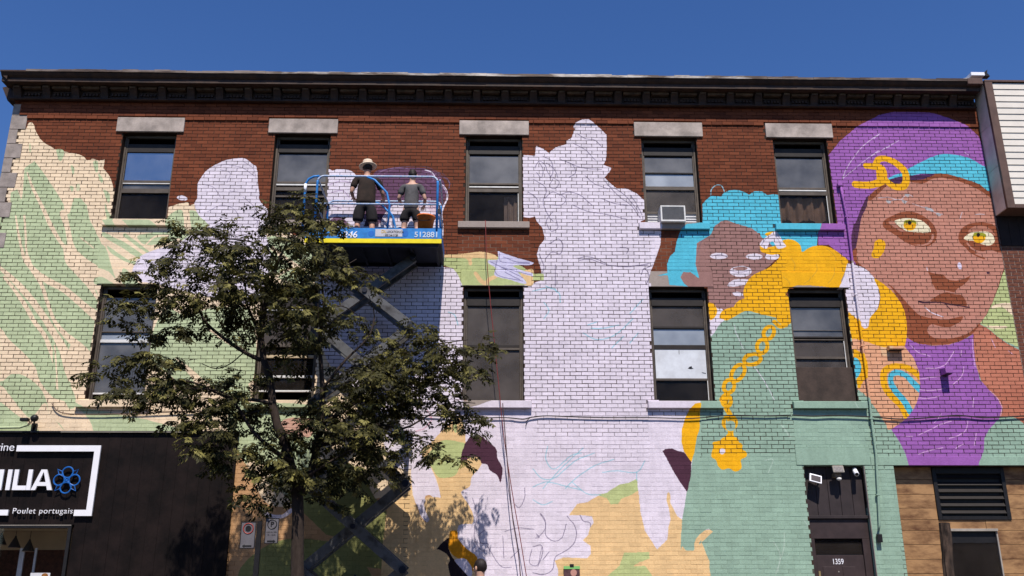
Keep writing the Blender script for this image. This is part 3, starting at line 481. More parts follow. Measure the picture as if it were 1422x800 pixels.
M_QUOIN = mat('quoin_stone', (.30,.25,.225), .85, .22, 4, .35, 60)
M_PALE = mat('pale_mortar', (.30,.22,.18), .9, .2, 14)
M_CORN = mat('cornice_metal', (.058,.028,.016), .65, .35, 6, .3, 30, col2=(.022,.012,.010))
M_PANEL = mat('weathered_panel', (.15,.095,.06), .7, .3, 7, .3, 30, col2=(.045,.027,.02))
M_FLASH = mat('weathered_flashing', (.42,.38,.35), .5, .3, 3, .3, 20, metal=.2, col2=(.075,.05,.038), stretch=(.35,1,2), ramp=(.43,.60))
M_FLASHB = mat('brown_flashing', (.20,.155,.13), .5, .3, 3, .3, 20, metal=.2, col2=(.06,.038,.028), stretch=(.35,1,2), ramp=(.43,.60))
M_ALU = mat('bronze_frame', (.105,.083,.066), .5, .18, 6, .08, 60, metal=.15)
M_ALUD = mat('dark_frame', (.022,.016,.013), .55, .2, 6)
M_WHT = mat('white_frame', (.66,.64,.62), .5, .1, 10)
M_BLACK = mat('black_cladding', (.0105,.0062,.0056), .6, .4, 2.5, .2, 30, spec=.14)
M_SIGNW = mat('white_sign', (.80,.79,.84), .5, .03, 6, .03)
M_SIGNB = mat('blue_sign', (.012,.115,.42), .45, .08, 6, .03)
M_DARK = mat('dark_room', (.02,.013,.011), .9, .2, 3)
M_PLY = mat('brown_board', (.055,.036,.028), .75, .25, 5, .2, 30)
M_WOOD = mat('cedar_board', (.36,.20,.09), .6, .3, 2.6, .25, 30, col2=(.10,.04,.016), stretch=(.9,1,2.3), ramp=(.30,.60))
nt_ = M_WOOD.node_tree; oi = nt_.nodes.new('ShaderNodeObjectInfo'); mu = nt_.nodes.new('ShaderNodeMath'); mu.operation = 'MULTIPLY'; mu.inputs[1].default_value = 31; nt_.links.new(oi.outputs['Random'], mu.inputs[0])
mp_ = [n for n in nt_.nodes if n.type == 'MAPPING'][0]; cx3 = nt_.nodes.new('ShaderNodeCombineXYZ'); nt_.links.new(mu.outputs[0], cx3.inputs[0]); nt_.links.new(mu.outputs[0], cx3.inputs[2]); nt_.links.new(cx3.outputs[0], mp_.inputs['Location'])
M_BARK = mat('bark', (.085,.055,.04), .95, .3, 9, 1.2, 18, col2=(.018,.012,.010), stretch=(1.6,1.6,.5))
M_LBARK = mat('tree_bark', (.045,.031,.024), .95, .3, 10, 1.0, 22, col2=(.025,.016,.012), stretch=(1.6,1.6,.5))
M_BLUE = mat('lift_blue', (.035,.24,.62), .42, .2, 9, .08, 50, col2=(.02,.15,.42))
M_RAIL = mat('worn_rail', (.13,.28,.56), .5, .3, 26, .2, 60, col2=(.50,.52,.58), ramp=(.38,.66))
M_YEL = mat('lift_yellow', (.82,.66,.01), .5, .08, 9)
M_ARM = mat('scissor_steel', (.10,.10,.105), .5, .2, 5, .2, 30, col2=(.035,.031,.03), ramp=(.35,.55))
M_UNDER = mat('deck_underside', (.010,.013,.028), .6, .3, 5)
M_RUBBER = mat('tyre_rubber', (.018,.018,.018), .9, .2, 12)
M_BLACKM = mat('black_metal', (.012,.011,.012), .5, .2, 12)
M_SIDING = mat('cream_siding', (.64,.585,.52), .55, .05, 3, .06, 40)
M_TRIM = mat('brown_trim', (.115,.066,.050), .5, .12, 6, .05)
M_SIDEP = mat('lightened_side_panel', (.60,.54,.47), .5, .12, 3, .05)  # colour lightened to stand in for light on the shaded side face
M_TRIMG = mat('grey_flashing', (.34,.30,.26), .5, .15, 4, .05)
M_NB = mat('old_brick', (.145,.048,.027), .85, .3, 18, .4, 60)
M_CONC = mat('concrete', (.20,.185,.17), .9, .18, 3, .3, 40)
M_ASPH = mat('asphalt', (.05,.049,.05), .92, .25, 6, .5, 90)
M_WLINE = mat('road_paint', (.7,.7,.68), .8, .2, 12)
M_ROPE = mat('red_rope', (.20,.03,.03), .8, .2, 30)
M_ROPE2 = mat('brown_rope', (.09,.05,.05), .8, .2, 30)
M_CABLE = mat('black_cable', (.02,.016,.016), .6, .2, 30)
M_BEIGE = mat('beige_ceiling', (.52,.40,.25), .8, .06, 3)
def glass_mat(name, tint, refl, rough, body, bodyfac, noise=0):
    """window glass: a see-through part, a dusty or screened part (body), a mirror coat"""
    m, t, b, out = new_mat(name); N = t.nodes; L = t.links.new
    g = N.new('ShaderNodeNewGeometry'); n = N.new('ShaderNodeTexNoise'); n.inputs['Scale'].default_value = 2.2; n.inputs['Detail'].default_value = 4; L(g.outputs['Position'], n.inputs[0])
    tr = N.new('ShaderNodeBsdfTransparent'); tr.inputs[0].default_value = (*tint, 1)
    b.inputs['Base Color'].default_value = (*body, 1); b.inputs['Roughness'].default_value = .8
    r = N.new('ShaderNodeMapRange'); r.inputs[1].default_value = .3; r.inputs[2].default_value = .7; r.inputs[3].default_value = max(0, bodyfac-noise); r.inputs[4].default_value = min(1, bodyfac+noise); L(n.outputs[0], r.inputs[0])
    m1 = N.new('ShaderNodeMixShader'); L(r.outputs[0], m1.inputs[0]); L(tr.outputs[0], m1.inputs[1]); L(b.outputs[0], m1.inputs[2])
    gl = N.new('ShaderNodeBsdfGlossy'); gl.inputs['Roughness'].default_value = rough
    m2 = N.new('ShaderNodeMixShader'); m2.inputs[0].default_value = refl; L(m1.outputs[0], m2.inputs[1]); L(gl.outputs[0], m2.inputs[2]); L(m2.outputs[0], out.inputs[0])
    return m
G_SKY = glass_mat('reflecting_glass', (.3,.3,.32), .50, .09, (.13,.13,.14), .5, .35)
G_GREY = glass_mat('dusty_glass', (.4,.38,.37), .085, .3, (.13,.122,.118), .55, .3)
G_SCREEN = glass_mat('insect_screen', (.45,.42,.40), .02, .4, (.085,.066,.057), .55, .22)
G_DIM = glass_mat('dim_glass', (.86,.82,.79), .008, .08, (.03,.021,.017), .14, .1)
G_PALE = glass_mat('pale_glass', (.5,.5,.5), .2, .3, (.40,.42,.44), .6, .2)

# ------------------------------------------------------------------ ground
def slab(name, x0, x1, y0, y1, z, m, th=.2, kind='structure'):
    return tag(MB().box(x0, x1, y0, y1, z-th, z).build(name, m), kind=kind)
tag(MB().quad((-900,-900,0),(900,-900,0),(900,900,0),(-900,900,0)).build('ground', M_ASPH), kind='structure')
tag(MB().quad((-300,-15.2,.004),(300,-15.2,.004),(300,-3.7,.004),(-300,-3.7,.004)).build('road', M_ASPH), kind='structure')
pv = MB()
for i in range(-16, 17): pv.box(i*1.5+.006, i*1.5+1.494, -3.5, -.02, .004, .125)
tag(pv.build('pavement', M_CONC, bevel=.006), kind='structure')
tag(MB().box(-24, 25.5, -3.69, -3.51, .004, .13).build('kerb', M_CONC, bevel=.01), kind='structure')
ml = MB()
for i in range(-20, 20): ml.box(i*6, i*6+3, -9.5, -9.38, .005, .009)
tag(ml.build('road_markings', M_WLINE), kind='structure')

# ------------------------------------------------------------------ the building with the mural
BX0, BX1, BTOP = -9.54, 9.965, 10.98
WX = [(-7.31,-6.25), (at(382.3,187).x, at(459.4,187).x), (-.50,.625), (3.02,4.135), (5.69,6.785)]
UZ, LZ = (8.25, 10.13), (4.74, 6.95)
DOOR = (5.655, 6.755, .125, 3.585); SHOPR = (7.285, BX1, .125, 3.58); STORE = (BX0, -5.13, .0, 4.14)
OPEN = [(a, b, *UZ) for a, b in WX]+[(a, b, *LZ) for a, b in WX]+[DOOR, SHOPR, STORE]
bld = empty('mural_building', (0, 0, 0), 'long three storey brick building covered with a half painted mural of figures', 'building')
xs = sorted({BX0, BX1, *[o[0] for o in OPEN], *[o[1] for o in OPEN]}); zs = sorted({0., BTOP, *[o[2] for o in OPEN], *[o[3] for o in OPEN]})
def solid(x, z): return BX0 < x < BX1 and 0 < z < BTOP and not any(o[0] < x < o[1] and o[2] < z < o[3] for o in OPEN)
wall = MB(); T_ = .32
for i in range(len(xs)-1):
    for j in range(len(zs)-1):
        a, b, c, d = xs[i], xs[i+1], zs[j], zs[j+1]; mx_, mz_ = (a+b)/2, (c+d)/2
        if not solid(mx_, mz_): continue
        wall.quad((a,0,c),(b,0,c),(b,0,d),(a,0,d)); wall.quad((a,T_,c),(a,T_,d),(b,T_,d),(b,T_,c))
        if not solid(a-.01, mz_): wall.quad((a,0,c),(a,0,d),(a,T_,d),(a,T_,c))
        if not solid(b+.01, mz_): wall.quad((b,0,c),(b,T_,c),(b,T_,d),(b,0,d))
        if not solid(mx_, c-.01): wall.quad((a,0,c),(a,T_,c),(b,T_,c),(b,0,c))
        if not solid(mx_, d+.01): wall.quad((a,0,d),(b,0,d),(b,T_,d),(a,T_,d))
wall.build('mortar_wall', M_JOINT, bld)
MB().box(BX0+.01, BX1-.01, T_+1.25, 14, 0, BTOP-.02).box(BX0+.01, BX0+.3, T_+.002, T_+1.25, 0, BTOP-.02).box(BX1-.3, BX1-.01, T_+.002, T_+1.25, 0, BTOP-.02).box(BX0+.31, BX1-.31, T_+.002, T_+1.25, BTOP-.3, BTOP-.02).build('rear_walls', M_NB, bld)
MB().box(BX0-.05, BX1, .1, 14.1, BTOP+.0, BTOP+.3).build('roof', M_ASPH, bld)

# stone trim ----------------------------------------------------
lints = []   # areas with no bricks
LT = at(690, 168, -.03).z
for i, (a, b) in enumerate(WX):
    MB().box(a-.135, b+.135, -.045, .10, UZ[1]+.004, LT).build('lintel', M_LIME, bld, bevel=.006); lints.append((a-.135, b+.135, UZ[1], LT))
    lo = [(-.08,.12), (-.1,.12), (-.06,.16), (.0,.125), (-.10,.11)][i]
    MB().box(a+lo[0], b+lo[1], -.016, .12, LZ[1]+.004, 7.262).build('lower_lintel', M_STONE, bld, bevel=.004); lints.append((a+lo[0], b+lo[1], LZ[1], 7.262))
    MB().box(a-.13, b+.13, -.085, .12, UZ[0]-.135, UZ[0]-.004).build('sill', M_STONE, bld, bevel=.006); lints.append((a-.13, b+.13, UZ[0]-.135, UZ[0]))
    MB().box(a-.13, b+.14, -.085, .12, LZ[0]-.135, LZ[0]-.004).build('sill', M_STONE, bld, bevel=.006); lints.append((a-.13, b+.14, LZ[0]-.135, LZ[0]))
dz = at(1160, 622).z
MB().box(DOOR[0]-.13, DOOR[1]+.12, -.014, .1, DOOR[3]+.004, dz).build('door_lintel', M_STONE, bld, bevel=.003); lints.append((DOOR[0]-.13, DOOR[1]+.12, DOOR[3], dz))
sz = at(1300, 634).z
MB().box(DOOR[1]+.125, BX1, -.013, .1, SHOPR[3]+.004, sz).build('shop_lintel', M_STONE, bld, bevel=.003); lints.append((DOOR[1]+.125, BX1, SHOPR[3], sz))
# corner stones
qz = [at(20, y).z for y in (146.5, 160.5, 180.8, 200.3, 220.8, 240.5, 262, 282, 304, 324, 345)]
step = (qz[1]-qz[-1])/9
z = qz[1]; k = 0
quoins = [(BX0-.012, BX0+.14, qz[1]+.005, qz[0]+.02)]
while z > 4.3:
    quoins.append((BX0-.012, BX0+(.30 if k % 2 == 0 else .16), z-step+.006, z-.002)); z -= step; k += 1
for a, b, c, d in quoins:
    MB().box(a, b, -.017, .32, c, d).build('corner_stone', M_QUOIN if (d > at(0,300).z or b > BX0+.2) else M_STONE, bld, bevel=.005); lints.append((a, b, c-.006, d+.002))

# bricks --------------------------------------------------------
PX, PZ, JW = .2125, .0742, .0100
BAND0, BAND1 = at(711, 172, -.03).z, BTOP-.05
def blocked(z0, z1):
    out = []
    for o in OPEN+lints:
        if o[2] < z1-.010 and o[3] > z0+.010: out.append((o[0], o[1]))
    return sorted(out)
bricks = []   # x0,x1,z0,z1,outset
z = .02; row = 0
while z < BAND1-.05:
    z0, z1 = z+JW/2, z+PZ-JW/2; band = z+PZ/2 > BAND0
    bl = blocked(z0, z1); cur = BX0; iv = []
    for a, b in bl:
        if a > cur: iv.append((cur, a))
        cur = max(cur, b)
    if cur < BX1: iv.append((cur, BX1))
    off = (row % 2)*PX/2+rng.normal(0, .006)+(.03 if 395 < z*100 < 440 else 0)
    for a, b in iv:
        n0 = int(math.floor((a-off)/PX)); x = off+n0*PX
        while x < b-.01:
            l, r_ = max(a+.003, x+JW/2), min(b-.003, x+PX-JW/2)
            if r_-l > .03:
                f = fill_at((l+r_)/2, (z0+z1)/2)
                o_ = .0062-.0044*f+rng.normal(0, .0007)
                if band: o_ = .034+rng.normal(0, .0008)
                j = rng.normal(0, .0011, 4); g_ = .0022 if band else .0014*min(1, f*1.25)
                bricks.append((l+j[0]-g_, r_+j[1]+g_, z0+j[2]-g_, z1+j[3]+g_, max(.0007, o_)))
            x += PX
    for o in OPEN+lints:      # cut courses where trim starts or ends inside a course
        if not (o[2] < z1-.010 and o[3] > z0+.010): continue
        for c0, c1 in ((z0, min(z1, o[2]-.004)), (max(z0, o[3]+.004), z1)):
            if c1-c0 < .006 or c1-c0 > z1-z0-.002: continue
            x = max(o[0], BX0); e_ = min(o[1], BX1)
            while x < e_-.02:
                if not any(q is not o and q[0] < x+.1 < q[1] and q[2] < c1 and q[3] > c0 for q in OPEN+lints):
                    bricks.append((x+.003, min(x+PX, e_)-.003, c0, c1, .006))
                x += PX
    z += PZ; row += 1
bk = np.array(bricks); wv = .0028*np.sin(bk[:, 0]*1.1+bk[:, 2]*2.3)+.0018*np.sin(bk[:, 0]*3.7-bk[:, 2]); bk[:, 2] += wv; bk[:, 3] += wv
cx, cz = (bk[:, 0]+bk[:, 1])/2, (bk[:, 2]+bk[:, 3])/2; full = (bk[:, 1]-bk[:, 0]) > PX-JW-.01
vis = full & (cz > at(700, 797).z) & (((cx > -.6) & (cx < DOOR[0]-.1)) | ((cx > DOOR[1]+.1) & (cx < SHOPR[0]-.1)))
order = np.argsort(cz+1e9*(~vis)); single = np.zeros(len(bk), bool); single[order[:300]] = True
def brick_arrays(B):
    n = len(B); x0, x1, z0, z1, o = B.T; e = .0009
    V = np.zeros((n, 8, 3)); 
    for k, (xx, zz) in enumerate(((x0, z0), (x1, z0), (x1, z1), (x0, z1))):
        V[:, k] = np.stack([xx, np.zeros(n)+.004, zz], 1)
    tl = rng.normal(0, .0004, (n, 4))
    for k, (xx, zz, sx, sz_) in enumerate(((x0, z0, 1, 1), (x1, z0, -1, 1), (x1, z1, -1, -1), (x0, z1, 1, -1))):
        V[:, 4+k] = np.stack([xx+sx*e, -o+np.maximum(-.0006, np.minimum(.0006, tl[:, k])), zz+sz_*e], 1)
    F = np.array([(4,5,6,7),(0,1,5,4),(1,2,6,5),(2,3,7,6),(3,0,4,7)])
    return V.reshape(-1, 3), (F[None]+8*np.arange(n)[:, None, None]).reshape(-1, 4)
def np_mesh(name, V, F, tone):
    me = bpy.data.meshes.new(name); me.vertices.add(len(V)); me.vertices.foreach_set('co', V.astype(np.float32).ravel())
    me.loops.add(F.size); me.loops.foreach_set('vertex_index', F.astype(np.int32).ravel()); me.polygons.add(len(F))
    me.polygons.foreach_set('loop_start', np.arange(0, F.size, F.shape[1], dtype=np.int32)); me.update(calc_edges=True); me.validate(); me.polygons.foreach_set('use_smooth', np.zeros(len(me.polygons), dtype=bool)); me.update()
    if tone is not None:
        a = me.attributes.new('tone', 'FLOAT', 'FACE'); a.data.foreach_set('value', tone.astype(np.float32))
    return me
V, F = brick_arrays(bk[~single]); tone = np.repeat(np.clip(rng.normal(.35, .34, (~single).sum()), -.4, 1), 5)
me = np_mesh('brick_mass', V, F, tone); me.materials.append(M_BRICK); o = bpy.data.objects.new('brick_mass', me); COL.objects.link(o); o.parent = bld; ORG[o.name] = Vector((0,0,0)); o['kind'] = 'stuff'
hw, hh = (PX-JW)/2, (PZ-JW)/2; protos = []
for k in range(8):
    B = np.array([[-hw, hw, -hh, hh, 0.0]]); V, F = brick_arrays(B); V[4:, 1] = rng.normal(0, .0003, 4); V[:4, 1] = .022
    m_ = np_mesh('brick', V, F, np.full(5, rng.uniform(-.3, 1))); m_.materials.append(M_BRICK); protos.append(m_)
for i in np.where(single)[0]:
    o = bpy.data.objects.new('brick', protos[i % 8]); COL.objects.link(o); o.parent = bld; o.location = (cx[i], -bk[i, 4], cz[i]); ORG[o.name] = Vector((0,0,0))

# cornice -------------------------------------------------------
zc = lambda py, y: at(711, py, y).z
CX0 = at(1, 103, -.42).x; CX1 = BX1-.05
z_fl0, z_fl1 = zc(107.5, -.44), zc(101.5, -.44)
MB().prismx([(.0, z_fl0-.12), (-.36, z_fl0-.07), (-.40, z_fl0-.04), (-.43, z_fl0+.004), (-.43, z_fl0+.012), (.1, z_fl0+.02)], CX0, CX1).build('crown_moulding', M_CORN, bld)
fl = MB(); xa = at(36, 100, -.44).x; n_ = 60
for i in range(n_):
    a = xa+(CX1-.28-xa)*i/n_; b = xa+(CX1-.28-xa)*(i+1)/n_; dy = random.uniform(-.006, .004); dzz = random.uniform(-.012, .012)
    if i in (16, 46): fl.build('flashing', M_FLASH if i == 46 else M_FLASHB, bld); fl = MB()
    fl.box(a, b-.002, -.45+dy, .3, z_fl0+.022, z_fl1-.022+dzz)
fl.build('flashing', M_FLASHB, bld)
MB().box(CX0-.01, xa-.004, -.445, .3, z_fl0+.016, z_fl0+.05).build('corner_flashing', M_CORN, bld)
zb0, zb1 = zc(142.5, -.14), z_fl0-.125
MB().prismx([(.01, BTOP-.16), (-.06, BTOP-.14), (-.075, BTOP-.05), (-.10, zb0-.03), (-.15, zb0-.02), (-.15, zb0), (.01, zb0)], BX0-.06, CX1).build('bed_moulding', M_CORN, bld)
MB().box(BX0-.04, CX1, -.085, .012, zb0+.003, zb1+.10).build('frieze', M_CORN, bld)
MB().box(BX0-.14, CX1, -.36, -.088, zb1-.03, zb1+.05).build('soffit_board', M_CORN, bld)
pit = .572; x = BX0+.02; k = 0
br_prof = [(-.087, zb0+.005), (-.13, zb0+.01), (-.14, zb0+.06), (-.17, zb0+.12), (-.215, zb1-.09), (-.225, zb1-.033), (-.087, zb1-.033)]
while x < CX1-.1:
    t = MB().prismx(br_prof, x, x+.15).build('cornice_bracket', M_CORN, bld, bevel=.006)
    MB().box(x+.02, x+.13, -.24, -.227, zb1-.085, zb1-.045).build('bracket_face', M_PANEL, t)
    if x+.5 < CX1:
        h0, h1 = zb0+.03, zb1-.06; p = MB(); a, b = x+.185, x+.54
        p.box(a, b, -.105, -.086, h0+.10, h0+.125); p.box(a, b, -.105, -.086, h0, h0+.02)
        for q in range(5): p.box(a+.02+q*.066, a+.062+q*.066, -.125, -.086, h0+.035, h0+.085)
        p.build('frieze_panel', M_CORN, bld)
        MB().box(a, b, -.20, -.09, zb1-.085, zb1-.038).build('panel_ledge', M_PANEL, bld)
    x += pit
# returned end of the cornice at the left corner
MB().prism([(CX0, z_fl0), (CX0+.03, z_fl0-.05), (BX0-.30, z_fl0-.10), (BX0-.15, zb0), (BX0-.05, BTOP-.14), (BX0+.0, BTOP-.2), (BX0+.0, z_fl0)], -.02, 13.9).build('side_cornice', M_CORN, bld)
MB().prism([(CX0+.0, z_fl0-.001), (CX0+.03, z_fl0-.05), (BX0-.02, z_fl0-.13), (BX0-.02, z_fl0-.001)], -.40, -.021).build('corner_soffit', M_CORN, bld)

# windows -------------------------------------------------------
def pick(*l): return l
def window(x0, x1, z0, z1, secs, rails, box=(.10,.19), side=.042, rod=None, lining=True):
    h = z1-z0; fz = lambda f: z1-f*h
    W = MB().box(x0+.004, x0+side, .125, .19, z0+.004, z1-.004).box(x1-side, x1-.004, .125, .19, z0+.004, z1-.004)
    W.box(x0+side+.002, x1-side-.002, .13, .19, z0+.004, z0+.045).box(x0+side+.002, x1-side-.002, .127, .19, z1-.06, z1-.004)
    W.box(x0+side+.002, x0+side+.030, .135, .17, z0+.05, z1-.065).box(x1-side-.030, x1-side-.002, .135, .17, z0+.05, z1-.065)
    win = W.build('window', M_ALU, bld, bevel=.004)
    if box: MB().box(x0+side+.004, x1-side-.004, .126, .187, fz(box[1]), fz(box[0])+.03).build('blind_box', M_ALUD, win, bevel=.015)
    a, b = x0+side+.032, x1-side-.032
    for f0, f1, g, y in secs: MB().box(a, b, y, y+.006, fz(f1)+.003, fz(f0)-.003).build('pane', g, win)
    for f0, f1, m_, y0, y1 in rails: MB().box(a-.004, b+.004, y0, y1, fz(f1), fz(f0)).build('rail', m_, win, bevel=.004)
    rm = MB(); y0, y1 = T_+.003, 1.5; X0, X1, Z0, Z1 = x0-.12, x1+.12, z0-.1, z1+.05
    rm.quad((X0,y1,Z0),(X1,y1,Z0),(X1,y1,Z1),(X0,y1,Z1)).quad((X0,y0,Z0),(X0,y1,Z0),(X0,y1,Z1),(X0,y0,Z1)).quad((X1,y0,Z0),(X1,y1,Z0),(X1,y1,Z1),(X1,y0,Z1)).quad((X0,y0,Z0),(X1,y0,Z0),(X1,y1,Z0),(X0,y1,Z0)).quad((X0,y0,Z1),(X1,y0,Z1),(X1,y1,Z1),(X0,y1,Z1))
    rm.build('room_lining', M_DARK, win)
    if rod: MB().box(x1-side-.045, x1-side-.032, .128, .1335, fz(1)+.05, fz(rod)).build('track', M_WHT, win)
    return win
A_, B_, C_ = .125, .135, .15
window(*WX[0], *UZ, [(.195,.52,G_SKY,.158),(.56,.62,G_GREY,.158),(.66,1,G_DIM,.164)], [(.10,.195,M_ALUD,.132,.187),(.52,.545,M_ALU,.132,.187),(.55,.562,M_WHT,.13,.187),(.615,.665,M_ALU,.132,.187)], box=None)
window(*WX[1], *UZ, [(.2,.52,G_GREY,.158),(.63,1,G_DIM,.164)], [(.52,.54,M_ALU,.132,.187),(.548,.566,M_WHT,.13,.187),(.585,.625,M_ALU,.132,.187),(.68,.70,M_ALU,.132,.187)])
w3 = window(*WX[2], *UZ, [(.2,.52,G_GREY,.158),(.63,1,G_DIM,.164)], [(.52,.54,M_ALU,.132,.187),(.556,.572,M_WHT,.14,.187),(.585,.625,M_ALU,.132,.187)], rod=.64)
w4 = window(*WX[3], *UZ, [(.2,.38,G_GREY,.158),(.40,.54,G_PALE,.158),(.58,.835,G_SCREEN,.162)], [(.38,.395,M_ALUD,.132,.187),(.545,.585,M_ALU,.132,.187),(.835,.862,M_ALU,.132,.187)])
w5 = window(*WX[4], *UZ, [(.2,.55,G_GREY,.158),(.63,1,G_DIM,.164)], [(.545,.565,M_ALU,.132,.187),(.572,.588,M_WHT,.13,.187),(.595,.635,M_ALU,.132,.187)], rod=.64)
window(*WX[0], *LZ, [(.10,.43,G_GREY,.158),(.43,.475,G_PALE,.158),(.50,.93,G_GREY,.162)], [(.40,.41,M_ALU,.13,.187),(.472,.498,M_WHT,.132,.187),(.925,.94,M_WHT,.13,.187)], box=None)
window(*WX[1], *LZ, [(.15,.50,G_SCREEN,.158),(.55,.78,G_DIM,.162),(.80,.9,G_DIM,.162)], [(.20,.21,M_WHT,.13,.187),(.50,.53,M_ALU,.132,.187),(.60,.625,M_BEIGE,.132,.187),(.775,.795,M_WHT,.132,.187),(.90,.915,M_WHT,.132,.187)])
window(*WX[2], *LZ, [(.165,.51,G_SCREEN,.158),(.545,1,G_SCREEN,.162)], [(.505,.53,M_ALUD,.132,.187),(.53,.55,M_ALU,.132,.187)], box=(.09,.165))
w4l = window(*WX[3], *LZ, [(.15,.34,G_SCREEN,.158),(.36,.50,G_PALE,.158),(.81,1,G_DIM,.162)], [(.335,.355,M_ALUD,.132,.187),(.50,.54,M_ALUD,.132,.187),(.79,.81,M_ALU,.132,.187)], box=(.09,.158), rod=.81)
w5l = window(*WX[4], *LZ, [(.16,.42,G_GREY,.158),(.46,.70,G_SCREEN,.162)], [(.365,.37,M_ALU,.14,.187),(.42,.435,M_ALUD,.132,.187),(.445,.455,M_ALU,.132,.187),(.60,.62,M_ALU,.13,.187)], box=(.08,.162), rod=.46)
M_BOARD = mat('white_board', (.66,.68,.72), .6, .06, 5, .05, col2=(.52,.53,.56))
h = LZ[1]-LZ[0]; a, b = WX[3]
t = MB().box(a+.08, b-.08, .14, .155, LZ[1]-.79*h, LZ[1]-.54*h).build('white_board', M_BOARD, w4l)
s_ = MB(); q = at(959, 511, .138); s_.prism([(q.x-.05,q.z-.01),(q.x-.02,q.z+.02),(q.x+.02,q.z+.035),(q.x+.03,q.z+.0),(q.x+.055,q.z-.01),(q.x,q.z-.02)], .1365, .1385)
q = at(978, 518, .138); s_.prism([(q.x-.05,q.z+.015),(q.x+.03,q.z-.002),(q.x+.03,q.z-.014),(q.x-.03,q.z-.002)], .1365, .1385); q = at(943, 490, .138); s_.box(q.x-.004, q.x+.004, .1365, .1385, q.z-.03, q.z+.05)
s_.build('tear', M_BLACKM, t)
a, b = WX[4]; MB().box(a+.012, b-.012, .05, .08, LZ[0]+.004, LZ[1]-.70*h).build('brown_board', M_PLY, w5l, bevel=.003)
# curtains behind the fifth upper window and a drape behind the third
M_CURT = mat('brown_curtain', (.30,.215,.17), .9, .15, 5); M_CURT2 = mat('grey_curtain', (.30,.26,.25), .9, .15, 5)
def curtain(win, x0, x1, z0, z1, y, m_, amp=.035, folds=7, hem=.05):
    c = MB(); n = 56; rows = 8
    for j in range(rows+1):
        for i in range(n+1):
            u = i/n; ph = u*folds*2*math.pi; zz = z0+(z1-z0)*j/rows
            c.v.append((x0+(x1-x0)*u, y+amp*math.sin(ph)+.4*amp*math.sin(ph*2.3+1), zz+(hem*(1+math.sin(ph*.5+.7)) if j == 0 else 0)))
    for j in range(rows):
        for i in range(n): k = j*(n+1)+i; c.f.append((k, k+1, k+n+2, k+n+1))
    return c.build('curtain', m_, win, smooth=True)
hu = UZ[1]-UZ[0]
curtain(w5, WX[4][0]+.09, WX[4][1]-.09, UZ[0]+.12, UZ[1]-.64*hu, .25, M_CURT, folds=4, hem=.045)
curtain(w3, WX[2][1]-.36, WX[2][1]-.10, UZ[0]+.06, UZ[1]-.65*hu, .26, M_CURT2, folds=2, amp=.02, hem=.01)

# window air conditioner
p0, p1 = at(918, 307.5, -.16), at(951, 286, -.16)
ac = empty('air_conditioner', (p0.x, -.16, p0.z), 'white boxy window air conditioner standing on the fourth upper window sill', 'air conditioner')
MB().box(p0.x, p1.x, -.155, .16, p0.z, p1.z).build('housing', M_WHT, ac, bevel=.008)
fr = MB().box(p0.x+.002, p1.x-.002, -.178, -.157, p1.z-.025, p1.z).box(p0.x+.002, p1.x-.002, -.178, -.157, p0.z, p0.z+.03).box(p0.x, p0.x+.028, -.178, -.157, p0.z+.031, p1.z-.026).box(p1.x-.028, p1.x, -.178, -.157, p0.z+.031, p1.z-.026); fr.build('front_frame', M_WHT, ac)
M_GRILL = mat('grey_grille', (.16,.15,.155), .6, .1, 9)
g_ = MB(); n = 12
for i in range(n): z = p0.z+.035+i*(p1.z-p0.z-.065)/n; g_.box(p0.x+.03, p1.x-.03, -.170, -.160, z, z+.007)
g_.build('grille', M_GRILL, ac); 
ax0, ax1 = WX[3][0]+.075, WX[3][1]-.075; zt = UZ[1]-.862*hu
for nm, xa_, xb_ in (('left', ax0, p0.x-.004), ('right', p1.x+.004, ax1)):
    c = MB(); rows = 9
    for i in range(rows):
        za, zb = UZ[0]+.01+(zt-UZ[0]-.015)*i/rows, UZ[0]+.01+(zt-UZ[0]-.015)*(i+1)/rows
        ya, yb = (.13, .15) if i % 2 else (.15, .13)
        c.quad((xa_,ya,za),(xb_,ya,za),(xb_,yb,zb),(xa_,yb,zb))
    c.build('side_panel', mat('accordion_'+nm, (.5,.49,.5), .6, .2, 5), ac)

# door ----------------------------------------------------------
x0, x1, z0, z1 = DOOR
M_DOOR = mat('door_paint', (.045,.030,.030), .5, .15, 5, .06); M_DOORP = mat('door_panel_dark', (.036,.026,.027), .6, .15, 5, .06)
zb = at(1160, 716, .12).z; zc2 = at(1160, 748, .13).z
pn = MB(); n = 5
for i in range(n):
    a = x0+.01+(x1-x0-.02)*i/n; b = x0+.01+(x1-x0-.02)*(i+1)/n
    MB().box(a+.003, b-.003, .14, .17, zb+.004, z1-.004).build('door_head_plank', M_DOORP, bld, bevel=.003)
MB().box(x0+.004, x1-.004, .07, .18, zb-.055, zb).build('door_ledge', M_DOORP, bld, bevel=.004)
MB().box(x0+.01, x1-.01, .172, .19, z0, z1-.006).build('door_backing', M_BLACKM, bld)
MB().box(x0+.01, x1-.01, .115, .168, zc2, zb-.058).build('door_transom_board', M_DOOR, bld, bevel=.003)
MB().box(x0+.01, x0+.10, .115, .168, z0, zc2-.003).box(x1-.15, x1-.01, .115, .168, z0, zc2-.003).build('door_casing', M_DOOR, bld, bevel=.004)
dl = at(1140, 771, .15).z
MB().box(x0+.105, x1-.155, .16, .17, dl+.02, zc2-.01).build('transom_glass', G_DIM, bld)
d = MB().box(x0+.105, x1-.155, .135, .17, z0+.01, dl).build('door', M_DOOR, bld, bevel=.003)
for k, a in enumerate((x0+.20, x0+.55)):
    zt_ = at(1150, 787, .13).z; MB().box(a, a+.22, .127, .136, zt_-.75, zt_).build('door_moulding', M_DOOR, d, bevel=.004)
